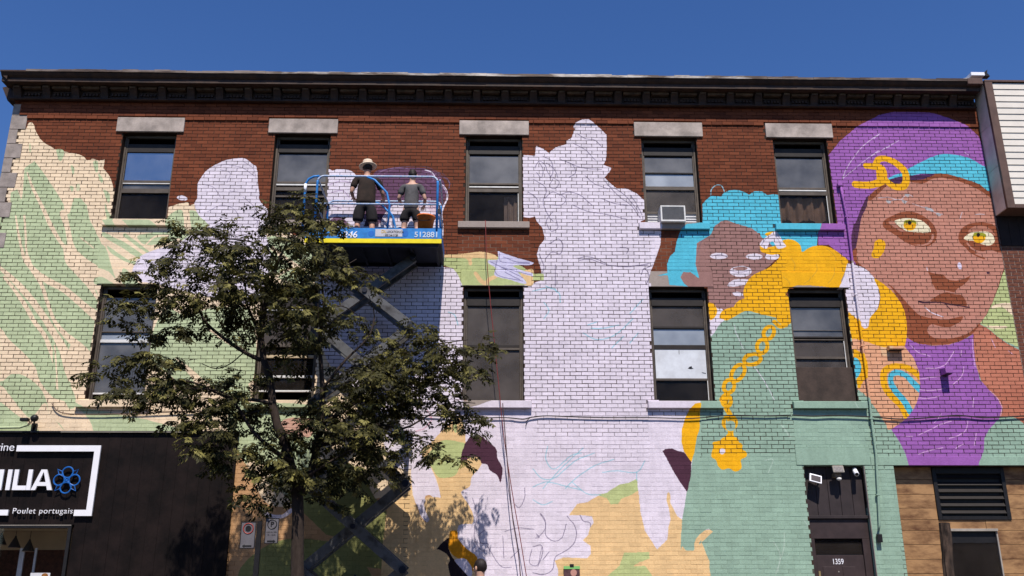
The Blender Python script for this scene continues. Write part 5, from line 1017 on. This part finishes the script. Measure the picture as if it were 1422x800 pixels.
# rails
rz1, rz2 = at(520, 244.5, LY0).z, at(520, 283, LY0).z
rr = .021
def arc(c, r, a0, a1, u, v, n=7): return [Vector(c)+Vector(u)*(r*math.cos(a0+(a1-a0)*i/n))+Vector(v)*(r*math.sin(a0+(a1-a0)*i/n)) for i in range(n+1)]
for nm, y in (('front', LY0+.015), ('rear', LY1-.015)):
    xa_, xb_ = at(441 if nm == 'front' else 441, 250, LY0).x, at(608, 250, LY0).x; c = .12
    path = [Vector((xa_, y, dz1-.05))]+arc((xa_+c, y, rz1-c), c, math.pi, math.pi/2, (1,0,0), (0,0,1))+arc((xb_-c, y, rz1-c), c, math.pi/2, 0, (1,0,0), (0,0,1))+[Vector((xb_, y, dz1-.05))]
    MB().tube(path[9:-1-8+0] if False else path[2:-2], rr, n=8).build('top_rail', M_RAIL, lift, smooth=True)
    MB().tube([path[0], path[1], path[2]], rr+.002, n=8).build('rail_post', M_BLUE, lift, smooth=True); MB().tube([path[-1], path[-2], path[-3]], rr+.003, n=8).build('rail_post', M_BLUE, lift, smooth=True)
    MB().tube([(xa_, y, rz2), (xb_, y, rz2)], .018, n=8).build('mid_rail', M_RAIL, lift, smooth=True)
    xm = at(538.5, 300, LY0).x
    MB().tube([(at(509,248,LY0).x, y, rz1-.01), (at(520,252,LY0).x, y, rz1-.07), (at(537,270,LY0).x, y, rz1-.32), (at(541,283,LY0).x, y, rz2-.02), (xm, y, dz1-.04)], .02, n=8).tube([(at(539,293,LY0).x, y, rz2-.1), (at(545,303,LY0).x, y, rz2-.22), (at(546,317,LY0).x, y, dz1-.04)], .012, n=7).build('gate_post', M_BLUE, lift, smooth=True)
for x in (lx1-.05, at(441,250,LY0).x):
    MB().tube([(x, LY0+.03, rz1-.06), (x, LY1-.03, rz1-.06)], .018).tube([(x, LY0+.03, rz2), (x, LY1-.03, rz2)], .016).build('end_rail', M_RAIL, lift, smooth=True)
xe = at(423, 270, LY0).x
MB().tube([(xe, LY0+.02, dz1-.03), (xe, LY0+.02, rz1-.30), (xe, LY0+.02, rz1-.16), (xe+.05, LY0+.02, rz1-.06), (xe+.14, LY0+.02, rz1-.01), (xe+.24, LY0+.02, rz1)], .022).build('end_post', M_BLUE, lift, smooth=True)
MB().tube([(xe, LY0+.018, rz1-.32), (xe, LY0+.018, rz1-.16)], .027).build('white_sleeve', M_SIGNW, lift, smooth=True)
MB().box(at(606,307,LY0).x, at(612,307,LY0).x, LY0-.006, LY0+.04, at(600,296,LY0).z, at(600,290,LY0).z).build('clamp', M_BLACKM, lift)
# lettering on the toe board
q = at(486, 330, LY0); text('fleet_number', '+246', .17, (q.x-.05, LY0-.006, q.z), M_SIGNW, lift, depth=.003, bold=.002, shear=.15)
q = at(590.5, 329.5, LY0); text('unit_number', '512881', .145, (q.x+.02, LY0-.004, q.z), mat('pale_number', (.50,.56,.66), .5, .1, 9), lift, depth=.003, bold=.003)
a, b = at(521, 328.5, LY0), at(559, 318.5, LY0); pl = MB().box(a.x, b.x, LY0-.006, LY0-.001, a.z, b.z).build('name_plate', mat('plate_grey', (.52,.50,.54), .5, .08, 9), lift)
q = at(531, 323.5, LY0-.007); text('plate_lettering', 'DL', .075, (q.x-.02, LY0-.0085, q.z), mat('gold_print', (.55,.36,.08), .5, .1, 9), pl, depth=.001, bold=.002, align='LEFT'); q = at(537, 323.5, LY0-.007); text('plate_lettering', 'LOCATION.CA', .062, (q.x+.0, LY0-.0085, q.z), M_BLACKM, pl, depth=.001, bold=.001, align='LEFT', xs=.72)
q = at(534, 319.5+8.3, LY0-.007); text('plate_lettering', '1 800 246 5128', .05, (q.x-.02, LY0-.0085, q.z), M_BLACKM, pl, depth=.001, bold=.001, align='LEFT', xs=.8)
for px_ in (515.5, 563): q = at(px_, 324.5, LY0); MB().lathe((q.x, LY0+.001, q.z), [(.055,0),(.055,.004)], n=16, axis=Vector((0,-1,0))).build('blue_disc', mat('deep_blue', (.01,.13,.48), .5, .1, 9), lift)
# scissor arms
ay = -.84; nR, nL = at(569, 452, ay), at(440, 445, ay); zA = nR.z; zB = at(567, 672, ay).z; stg = (zA-zB)/2
xR, xL = nR.x, nL.x; levels = [zA+stg*(1-k) for k in range(0, 7)]; levels = [z for z in levels if z > .33]
levels[0] = min(levels[0], ys0-.10)
for k in range(len(levels)-1):
    za, zb = levels[k], levels[k+1]
    for s, y in ((0, -.84), (1, -.36)):
        sgn = 1 if s == 0 else -1
        MB().beam((xL-.03, y, za+.02), (xR+.03, y, zb-.02), .07, .165).build('scissor_arm', M_ARM, lift, bevel=.006)
        MB().beam((xR+.03, y+.085*sgn, za+.02), (xL-.03, y+.085*sgn, zb-.02), .07, .165).build('scissor_arm', M_ARM, lift, bevel=.006)
    for x, z in ((xL, za), (xR, za), ((xL+xR)/2, (za+zb)/2)):
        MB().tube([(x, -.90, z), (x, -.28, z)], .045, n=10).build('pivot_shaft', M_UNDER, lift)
    MB().tube([(xR+.02, -.89, za), (xR+.02, -.92, za+.001)], .06, n=10).build('pivot_cap', M_UNDER, lift)
zc_ = 0
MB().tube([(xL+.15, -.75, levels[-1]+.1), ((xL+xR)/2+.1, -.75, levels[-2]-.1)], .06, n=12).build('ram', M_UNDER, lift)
zb = levels[-1]-.05
MB().box(xL-.25, xR+.3, -1.26, -.2, .17, max(.30, zb)).build('chassis', M_BLUE, lift, bevel=.02)
for x in (xL-.02, xR+.05):
    for y in (-1.32, -.28): MB().lathe((x, y, .30), [(.13,0),(.175,.03),(.175,.17),(.13,.2)], n=24, axis=Vector((0,1,0))).build('wheel', M_RUBBER, lift, smooth=False)

# ------------------------------------------------------------------ people
M_SKIN = mat('skin', (.42,.22,.15), .55, .06, 6, .03); M_SKIN2 = mat('skin_light', (.52,.30,.215), .55, .06, 6, .03); M_HAIR = mat('dark_hair', (.016,.010,.009), .6, .3, 40, .3, 90, stretch=(3,3,1))
M_TEEB = mat('black_tee', (.024,.014,.010), .9, .25, 8, .2, 40); M_TEEG = mat('grey_tee', (.085,.080,.083), .9, .2, 9, .25, 40); M_SHB = mat('dark_shorts', (.018,.015,.016), .9, .2, 9, .2, 40); M_SHW = mat('white_shirt', (.72,.66,.62), .9, .06, 9, .15, 40)
M_STRAW = mat('straw_hat', (.62,.50,.38), .9, .12, 20, .3, 90); M_SHOE = mat('shoe_fabric', (.05,.045,.045), .8, .2, 9)
def skin_mesh(name, verts, edges, m_, parent, base, yaw, sub=2):
    """verts: (x,y,z,rx,ry) in figure space; grown with the Skin modifier and baked"""
    me = bpy.data.meshes.new(name); bm = bmesh.new(); sk_ = bm.verts.layers.skin.verify(); vs = []
    for i, (x, y, z, rx, ry) in enumerate(verts):
        v = bm.verts.new((x*math.cos(yaw)-y*math.sin(yaw)+base.x, x*math.sin(yaw)+y*math.cos(yaw)+base.y, z+base.z)); v[sk_].radius = (rx, ry); v[sk_].use_root = (i == 0); vs.append(v)
    for a, b in edges: bm.edges.new((vs[a], vs[b]))
    bm.to_mesh(me); bm.free(); o = bpy.data.objects.new(name, me); COL.objects.link(o)
    s_ = o.modifiers.new('skin', 'SKIN'); s_.use_smooth_shade = True; s_.branch_smoothing = .3; ss = o.modifiers.new('sub', 'SUBSURF'); ss.levels = sub; ss.render_levels = sub
    bpy.context.view_layer.update(); me2 = bpy.data.meshes.new_from_object(o.evaluated_get(bpy.context.evaluated_depsgraph_get())); bpy.data.objects.remove(o)
    for p in me2.polygons: p.use_smooth = True
    me2.materials.clear(); me2.materials.append(m_); o = bpy.data.objects.new(name, me2); COL.objects.link(o)
    o0 = origin(parent); me2.transform(Matrix.Translation(-o0)); o.parent = parent; ORG[o.name] = o0; return o
def person(base, yaw, Ht, label, arms, skin, top, bottom, hair, sleeve=.72, lean=.03, stance=.11, female=False, long_hair=False, shorts=.62, headtilt=.02):
    p = empty('person', base, label, 'person'); u = Ht/1.75; sw = .175 if female else .20; hw_ = .10
    P = lambda x, y, z, rx, ry=None: (x*u, y*u, z*u, rx*u, (ry or rx)*u)
    V = [P(0,0,.96,.15,.11), P(0,lean*.4,1.10,.12,.10), P(0,lean,1.28,.14,.11), P(0,lean*1.1,1.42,.085,.075), P(0,lean*1.3,1.50,.052,.055), P(0,lean*1.5+headtilt,1.575,.070,.085), P(0,lean*1.5+headtilt,1.65,.078,.098), P(0,lean*1.4+headtilt,1.72,.055,.065)]
    E_ = [(0,1),(1,2),(2,3),(3,4),(4,5),(5,6),(6,7)]
    for s in (-1, 1):
        n = len(V); V += [P(s*hw_,0,.88,.088), P(s*(hw_+stance*.3),.02,.50,.056), P(s*(hw_+stance*.3),.0,.46,.055), P(s*(hw_+stance*.35),-.025,.33,.055), P(s*(hw_+stance*.4),-.02,.09,.038), P(s*(hw_+stance*.5),.08,.035,.038,.03), P(s*(hw_+stance*.55),.16,.028,.032,.022)]
        E_ += [(0,n)]+[(n+i, n+i+1) for i in range(6)]
    for s, (el, wr, hd) in zip((-1, 1), arms):
        n = len(V); sh = Vector((s*sw, lean, 1.395)); el = Vector(el); wr = Vector(wr); hd = Vector(hd); d = (hd-wr).normalized()
        mid = (sh+el)/2; fm = el+(wr-el)*.35
        V += [P(s*sw*.55,lean,1.41,.062), P(*sh,.054), P(*mid,.046), P(*el,.038), P(*fm,.039), P(*wr,.025), P(*(wr+d*.05),.034,.02)]
        E_ += [(3,n)]+[(n+i, n+i+1) for i in range(6)]
        pm = n+6; side = d.cross(Vector((0,0,1))); side = side.normalized() if side.length > .1 else Vector((1,0,0)); dn = side.cross(d).normalized()
        for f_, (off, ln) in enumerate(((-.030,.060),(-.010,.070),(.011,.066),(.030,.05))):
            k = len(V); r0 = wr+d*.085+side*off; r1 = r0+d*ln*.5-dn*.008; r2 = r1+d*ln*.4-dn*.03
            V += [P(*r0,.0095), P(*r1,.009), P(*r2,.0075)]; E_ += [(pm,k),(k,k+1),(k+1,k+2)]
        k = len(V); r0 = wr+d*.03-side*.035; r1 = r0+d*.035-side*.02-dn*.012; V += [P(*r0,.011), P(*r1,.009)]; E_ += [(n+5,k),(k,k+1)]
    skin_mesh('body', V, E_, skin, p, base, yaw)
    # shirt
    w_ = 1.16
    tw_ = .76 if female else .9; V = [P(0,-.005,.84,.215*tw_,.15), P(0,0,.93,.215*tw_,.145), P(0,lean*.4,1.10,.205*tw_,.135), P(0,lean,1.28,.225*tw_,.14), P(0,lean*1.1,1.405,.13,.10), P(0,lean*1.2,1.445,.07,.07)]; E_ = [(0,1),(1,2),(2,3),(3,4),(4,5)]
    for s, (el, wr, hd) in zip((-1, 1), arms):
        n = len(V); sh = Vector((s*sw, lean, 1.395)); el = Vector(el); V += [P(s*sw*.6,lean,1.39,.088), P(*sh,.078), P(*(sh+(el-sh)*sleeve),.068)]; E_ += [(4,n),(n,n+1),(n+1,n+2)]
    skin_mesh('shirt', V, E_, top, p, base, yaw)
    V = [P(0,0,.99,.18,.125), P(0,-.01,.90,.19,.14)]; E_ = [(0,1)]
    for s in (-1, 1):
        n = len(V); V += [P(s*hw_,0,.84,.125), P(s*(hw_+stance*.25),.01,shorts,.108), P(s*(hw_+stance*.28),.012,shorts-.07,.104)]; E_ += [(1,n),(n,n+1),(n+1,n+2)]
    skin_mesh('shorts', V, E_, bottom, p, base, yaw)
    # hair, ears, nose, shoes
    hc = Vector((0, (lean*1.5+headtilt)*u, 1.665*u)); Rz = Matrix.Rotation(yaw, 3, 'Z')
    def ellip(name, c, r, m_, n=18, cut=None, nz=0):
        mb = MB(); prof = []
        for i in range(11): a = -math.pi/2+math.pi*i/10; prof.append((max(.002, math.cos(a)), math.sin(a)))
        mb.lathe((0,0,0), prof, n=n); vv = []
        for x, y, z in mb.v:
            v_ = Vector((x*r[0], y*r[1], z*r[2]))
            if nz: v_ *= 1+nz*math.sin(23*x+7*z)*math.cos(17*y+11*z)
            v_ = Rz @ (v_+c); vv.append(tuple(v_+base))
        mb.v = vv; return mb.build(name, m_, p, smooth=True)
    ellip('hair', hc+Vector((0,-.014,.012))*u, (.088*u,.102*u,.108*u), hair, nz=.04)
    if long_hair: ellip('hair', hc+Vector((.015,-.085,-.02))*u, (.05*u,.045*u,.06*u), hair, nz=.1)
    for s in (-1, 1): ellip('ear', hc+Vector((s*.088,.0,-.02))*u, (.012*u,.02*u,.032*u), skin, n=8)
    ellip('nose', hc+Vector((0,.103,-.03))*u, (.014*u,.022*u,.022*u), skin, n=8)
    for s in (-1, 1): ellip('eye', hc+Vector((s*.03,.088,-.003))*u, (.012*u,.008*u,.007*u), M_HAIR, n=8)
    ellip('mouth', hc+Vector((0,.092,-.065))*u, (.024*u,.008*u,.006*u), mat('lips', (.25,.08,.07), .5, .05, 9), n=8)
    for s in (-1, 1): ellip('shoe', Vector((s*(hw_+stance*.5),.06,.045))*u, (.052*u,.145*u,.05*u), M_SHOE, n=12)
    return p, hc*1.0, Rz, u
b1 = Vector((at(507, 300, -.72).x, -.72, DECK))
man, hc, Rz, u = person(b1, R(6), 1.78, 'painter in a black t-shirt, dark shorts and a pale straw hat on the lift platform', [((-.27,.02,1.13),(-.24,.24,1.10),(-.22,.34,1.12)), ((.30,.12,1.15),(.32,.34,1.14),(.30,.44,1.17))], M_SKIN, M_TEEB, M_SHB, M_HAIR, lean=.05, shorts=.60)
hb_ = b1+Rz@(hc+Vector((0,.0,.038*u))); MB().lathe(hb_, [(.165,-.02),(.17,-.006),(.10,.014),(.096,.07),(.088,.112),(.06,.13),(.02,.122)], n=26, axis=Vector((-.10,.1,1))).build('straw_hat', M_STRAW, man, smooth=True)
b2 = Vector((at(570.5, 300, -.62).x, -.62, DECK))
person(b2, R(-4), 1.66, 'painter with tied dark hair, grey t-shirt and dark shorts beside the orange bucket', [((-.26,.03,1.14),(-.24,.24,1.13),(-.26,.33,1.16)), ((.27,.02,1.12),(.22,.26,1.05),(.18,.35,1.06))], M_SKIN2, M_TEEG, M_SHB, M_HAIR, female=True, long_hair=True, shorts=.70, lean=.03)
pp_ = at(671, 800, -2.5)
person(Vector((pp_.x, -2.5, .125)), R(52), 1.755, 'person with short dark hair and a white shirt seen at the bottom edge', [((-.26,.0,1.12),(-.24,.12,.90),(-.23,.18,.83)), ((.26,.0,1.12),(.25,.12,.90),(.24,.18,.83))], M_SKIN2, M_SHW, M_SHB, M_HAIR, long_hair=False)
# bucket on the platform
q = at(589, 317, -1.0); q.z = DECK; bz = at(588, 301, -1.0).z-DECK
bk_ = empty('bucket', q, 'orange plastic bucket standing at the right end of the lift platform', 'bucket'); M_ORG = mat('orange_plastic', (.86,.22,.035), .45, .12, 7, .05, col2=(.62,.13,.02))
MB().lathe(q, [(.11,0),(.155,bz-.03),(.17,bz-.028),(.172,bz),(.155,bz),(.15,bz-.02),(.105,.01)], n=24, axis=Vector((.06,0,1))).build('pail', M_ORG, bk_, smooth=True)
MB().tube([q+Vector((.155*math.cos(a), -.04-.12*math.sin(a), bz-.05-.09*math.sin(a))) for a in np.linspace(0, math.pi, 12)], .006).build('handle', M_BLACKM, bk_)
MB().box(q.x-.05, q.x+.0, -1.37, -1.34, q.z+.1, q.z+.2).v and None

# ------------------------------------------------------------------ parking signs
ps_y = -2.9
q = at(361, 724, ps_y); sp_ = empty('parking_sign', (q.x, ps_y, .125), 'dark post carrying two small parking signs left of the tree trunk', 'road sign')
MB().box(q.x-.035, q.x+.035, ps_y-.02, ps_y+.02, .125, q.z).build('post', M_BLACKM, sp_)
M_SGN = mat('parking_plate', (.15,.14,.15), .45, .12, 6, .02, col2=(.11,.10,.11)); M_SGR = mat('sign_red', (.30,.03,.02), .5, .1, 9)
def pplate(px0, px1, py0, py1, tri):
    a, b = at(px0, py1, ps_y-.03), at(px1, py0, ps_y-.03); y = ps_y-.045
    s_ = MB().box(a.x, b.x, y, y+.012, a.z, b.z).build('plate', M_SGN, sp_, bevel=.004); bm_ = MB()
    bm_.box(a.x, b.x, y-.002, y-.0005, b.z-.012, b.z).box(a.x, b.x, y-.002, y-.0005, a.z, a.z+.012).box(a.x, a.x+.01, y-.002, y-.0005, a.z+.013, b.z-.013).box(b.x-.01, b.x, y-.002, y-.0005, a.z+.013, b.z-.013).build('border', M_BLACKM, s_)
    w_ = b.x-a.x; cx_ = (a.x+b.x)/2; cz_ = b.z-w_*.45; r = w_*.33
    ring = [Vector((cx_+r*math.cos(t), y-.002, cz_+r*math.sin(t))) for t in np.linspace(0, 2*math.pi, 25)]; MB().tube(ring, w_*.035, n=5, cap=False).build('ring', M_SGR if tri else M_BLACKM, s_)
    if tri: MB().lathe((cx_, y, cz_), [(w_*.19,0),(w_*.19,.004)], n=18, axis=Vector((0,-1,0))).build('disc', M_BLACKM, s_)
    else:
        text('letter', 'P', w_*.5, (cx_, y-.001, cz_-w_*.17), M_BLACKM, s_, depth=.001, bold=.004); text('small_print', 'LUN AU VEN', w_*.135, (cx_, y-.001, cz_-w_*.62), M_BLACKM, s_, depth=.001); text('small_print', '9h - 16h30', w_*.135, (cx_, y-.001, cz_-w_*.82), M_BLACKM, s_, depth=.001)
    ar = MB(); z_ = a.z+w_*.17; d = -1 if tri else 1; e = cx_+d*w_*.33
    ar.box(min(cx_-d*w_*.3, e-d*.02), max(cx_-d*w_*.3, e-d*.02), y-.003, y-.0005, z_-.010, z_+.010); ar.prism([(e, z_), (e-d*.035, z_+.022), (e-d*.035, z_-.022)], y-.0035, y-.0008); ar.build('arrow', M_BLACKM, s_)
pplate(332.5, 356.5, 724.5, 762, True); pplate(367, 388.5, 719.5, 755, False)

# ------------------------------------------------------------------ street tree
ty_ = -2.75
q = at(413, 800, ty_); tree = empty('street_tree', (q.x, ty_, .125), 'slender street tree with drooping compound leaves in front of the lift and the wall', 'tree')
def tpt(x, y, d): return at(x, y, d)
tr = MB()
tr.tube([Vector((q.x, ty_, .12)), Vector((q.x, ty_, .8)), tpt(413,800,ty_), tpt(413,760,ty_), tpt(414,720,ty_), tpt(413,690,ty_+.02), tpt(404,650,ty_), tpt(396,615,ty_), tpt(385,590,ty_), tpt(378,560,ty_), tpt(376,530,ty_-.02), tpt(366,500,ty_), tpt(362,465,ty_+.05), tpt(367,430,ty_), tpt(376,395,ty_), tpt(385,365,ty_), tpt(398,338,ty_), tpt(406,310,ty_+.1)], [.13,.115,.095,.09,.085,.085,.075,.07,.065,.062,.055,.05,.045,.04,.032,.026,.018,.008], n=12)
tr.build('trunk', M_LBARK, tree, smooth=True)
limbs = [([(414,690),(430,660),(440,620),(444,590),(448,550),(446,510),(444,470),(450,430),(447,390),(450,350),(445,310)], .065, ty_+.1, .25),
 ([(404,640),(380,625),(352,600),(330,565),(310,545),(280,540),(255,540)], .035, ty_-.1, -.35), ([(378,560),(350,555),(325,555),(300,545),(265,530),(235,530),(200,520)], .03, ty_-.2, -.2),
 ([(362,500),(345,492),(325,480),(305,465),(288,450),(275,430),(262,415),(235,405),(210,395)], .036, ty_, -.3), ([(362,470),(350,440),(342,420),(340,395),(325,370),(290,355)], .026, ty_, .1),
 ([(385,365),(370,345),(345,335),(310,332),(275,335)], .018, ty_, -.2), ([(367,430),(355,400),(350,370),(355,340)], .016, ty_, .3), ([(444,590),(470,575),(500,555),(530,530),(560,500),(600,480),(650,472)], .034, ty_+.1, .7),
 ([(440,620),(480,610),(520,590),(560,595),(590,580),(630,560),(660,560)], .03, ty_+.1, .8), ([(520,590),(560,605),(595,615),(620,628)], .012, ty_+.4, .2), ([(448,540),(480,500),(510,470),(520,440),(512,410)], .024, ty_+.1, .3), ([(398,338),(420,320),(440,300)], .014, ty_, 0), ([(430,660),(460,640),(490,625),(520,625)], .02, ty_, .2), ([(404,650),(370,650),(345,660)], .018, ty_, -.2), ([(447,390),(470,375),(495,360)], .014, ty_, .2), ([(450,430),(475,425),(500,440)], .012, ty_, .3),
 ([(340,488),(320,505),(300,512),(280,505)], .010, ty_, -.2), ([(385,590),(372,570),(345,575),(320,585),(285,598)], .018, ty_, -.2)]
for pts, r, y0, dy in limbs:
    sp_2 = smooth_open(pts, 3); n = len(sp_2)
    MB().tube([at(x, y, y0+dy*i/(n-1)) for i, (x, y) in enumerate(sp_2)], r, n=7, r1=.006).build('limb', M_LBARK, tree, smooth=True)
m, t, b, out = new_mat('leaf'); N = t.nodes; L = t.links.new
at_ = N.new('ShaderNodeAttribute'); at_.attribute_name = 'tone'; cr = N.new('ShaderNodeValToRGB'); e = cr.color_ramp.elements
e[0].color = (.012,.012,.004,1); e[1].color = (.23,.205,.062,1); e.new(.5).color = (.052,.048,.013,1); L(at_.outputs['Fac'], cr.inputs[0]); L(cr.outputs[0], b.inputs['Base Color']); b.inputs['Roughness'].default_value = .6; b.inputs['Specular IOR Level'].default_value = .15
tl = N.new('ShaderNodeBsdfTranslucent'); L(cr.outputs[0], tl.inputs[0]); ms = N.new('ShaderNodeMixShader'); ms.inputs[0].default_value = .22; L(b.outputs[0], ms.inputs[1]); L(tl.outputs[0], ms.inputs[2]); L(ms.outputs[0], out.inputs[0]); M_LEAF = m
# clumps: x, y, radius (pixels of the photograph), distance in front of the wall, amount
CL = [(430,292,24,-2.7,12),(405,300,22,-2.6,12),(455,305,22,-2.5,9),(400,335,42,-2.8,26),(446,345,27,-2.5,18),(345,345,34,-2.9,20),(305,330,28,-2.9,15),(268,318,20,-2.9,8),(250,340,16,-3.,6),(310,372,40,-2.8,19),(255,375,30,-3.,14),(215,378,20,-3.1,7),(195,383,10,-3.1,3),
 (350,385,34,-2.7,22),(400,385,30,-2.6,14),(450,385,30,-2.5,14),(505,390,16,-2.4,4),(340,430,20,-2.6,18),(338,455,12,-2.6,8),(290,415,34,-2.9,20),(240,415,32,-3.1,18),(205,420,26,-3.1,14),(175,430,14,-3.2,5),(195,455,20,-3.1,8),(235,455,26,-3.,10),(275,450,16,-3.,4),
 (430,445,38,-2.4,18),(480,450,26,-2.3,10),(395,465,26,-2.6,12),(420,490,30,-2.5,10),(175,500,22,-3.1,8),(150,520,16,-3.2,5),(215,500,26,-3.0,14),(250,530,36,-3.0,22),(200,540,26,-3.1,12),(160,548,14,-3.2,5),(225,560,26,-3.,12),(290,545,38,-2.9,24),(340,560,34,-2.8,22),(255,585,16,-3.,5),
 (310,590,38,-2.8,24),(270,625,26,-2.9,14),(335,640,36,-2.7,20),(380,620,38,-2.6,22),(350,690,24,-2.7,10),(390,668,32,-2.6,18),(430,660,34,-2.5,20),(465,650,28,-2.4,14),(440,690,22,-2.5,8),(420,590,30,-2.6,10),
 (470,560,46,-2.3,30),(520,570,40,-2.1,30),(480,610,46,-2.2,30),(530,620,34,-2.1,20),(505,520,44,-2.2,30),(550,510,38,-2.0,24),(530,480,20,-2.1,8),(590,495,36,-1.9,20),(630,490,28,-1.8,14),(665,480,18,-1.75,6),(580,455,10,-1.9,3),(592,463,12,-1.9,4),(615,520,28,-1.8,14),(650,520,20,-1.75,8),(580,545,34,-1.9,20),
 (550,560,34,-2.0,20),(640,570,24,-1.8,12),(655,595,20,-1.8,9),(620,555,14,-1.8,5),(612,630,20,-2.0,8),(632,640,12,-2.0,4),(600,618,10,-2.0,3),(560,600,16,-2.1,6),(535,655,20,-2.2,8),(490,660,26,-2.3,10),(372,300,14,-2.7,5),(330,400,30,-3.1,12),(430,410,36,-3.0,16),(400,430,36,-3.1,14),(470,380,26,-2.2,8),(500,600,40,-2.6,14),(450,600,40,-2.8,14),(400,640,30,-2.9,10),(345,520,14,-2.8,3),(385,520,14,-2.7,4)]
LV, LF, LT_ = [], [], []; tw = MB()
zup = Vector((0,0,1))
def leaflet(c, d, nrm, ln, wd, tone):
    s = d.cross(nrm).normalized(); k = len(LV)
    LV.extend([c, c+d*ln*.5+s*wd*.5-nrm*.003, c+d*ln-nrm*ln*.12, c+d*ln*.5-s*wd*.5-nrm*.003]); LF.append((k, k+1, k+2, k+3)); LT_.append(tone)
G = random.gauss
CL += [(x, y+4, r*.9, d-.95, n*.28) for x, y, r, d, n in CL if y < 475 and 300 < x < 480 and r > 20]+[(x, y, r, d-.6, n*.35) for x, y, r, d, n in CL if 470 < y < 560 and x > 480 and r > 25]
for x, y, r, d, n in CL:
    c = at(x, y, d); rm = r/76.0; ctone = random.uniform(-.1, .1)
    for _ in range(int(n*1.0)):
        # a branchlet from inside the clump outwards, drooping
        while True:
            o = Vector((random.uniform(-1,1), random.uniform(-1,1), random.uniform(-1,1)))
            if o.length < 1: break
        p0 = c+Vector((o.x*rm*.66, o.y*min(.5, rm*1.0), o.z*rm*.42)); dr = Vector((o.x*1.0+G(0,.4), o.y*.7+G(0,.35)-.1, o.z*.35+G(0,.22)+.08)).normalized()
        ln = random.uniform(.16, .34); pts = []; pos = p0.copy(); dd = dr.copy()
        for s_i in range(5): pts.append(pos.copy()); pos = pos+dd*ln/4; dd = (dd-zup*.16).normalized()
        tw.tube([pts[0], pts[2], pts[4]], .0035, n=3, r1=.0015, cap=False)
        nl = random.randint(4, 6)
        for k in range(nl):
            u_ = (k+.5)/nl*4; i0 = min(3, int(u_)); b0 = pts[i0].lerp(pts[i0+1], u_-i0); ax = (pts[i0+1]-pts[i0]).normalized(); sd = ax.cross(zup); sd = sd.normalized() if sd.length > .05 else Vector((1,0,0))
            sgn = 1 if k % 2 else -1; rd = (ax*.55+sd*sgn*.8+Vector((G(0,.2), G(0,.2), G(-.18,.22)))).normalized()
            rl = random.uniform(.12, .2); npair = random.randint(3, 5); nrm = (zup+Vector((G(0,.45), G(-.25,.45), 0))).normalized(); pc = b0.copy(); rdd = rd.copy()
            tone0 = min(1, max(0, G(.40, .24)+ctone))
            for j in range(npair):
                pc = pc+rdd*rl/npair; rdd = (rdd-zup*.13).normalized(); s2 = rdd.cross(nrm).normalized(); n2 = s2.cross(rdd).normalized()
                for sg_ in (-1, 1):
                    dv = (rdd*.55+s2*sg_*.8-zup*.2+Vector((G(0,.12), G(0,.12), G(0,.12)))).normalized()
                    leaflet(pc, dv, (n2+Vector((G(0,.25), G(0,.25), G(0,.2)))).normalized(), random.uniform(.062,.096), random.uniform(.028,.042), min(1, max(0, tone0+G(0,.12))))
            leaflet(pc, rdd, n2, .065, .027, tone0)
V = np.array([tuple(v-origin(tree)) for v in LV]); F = np.array(LF)
me = np_mesh('crown', V, F, np.array(LT_)); me.materials.append(M_LEAF); o = bpy.data.objects.new('crown', me); COL.objects.link(o); o.parent = tree; o['kind'] = 'stuff'; ORG[o.name] = origin(tree)
o = tw.build('twigs', M_LBARK, tree); o['kind'] = 'stuff'
print('leaflets', len(LF), 'bricks', len(bk))
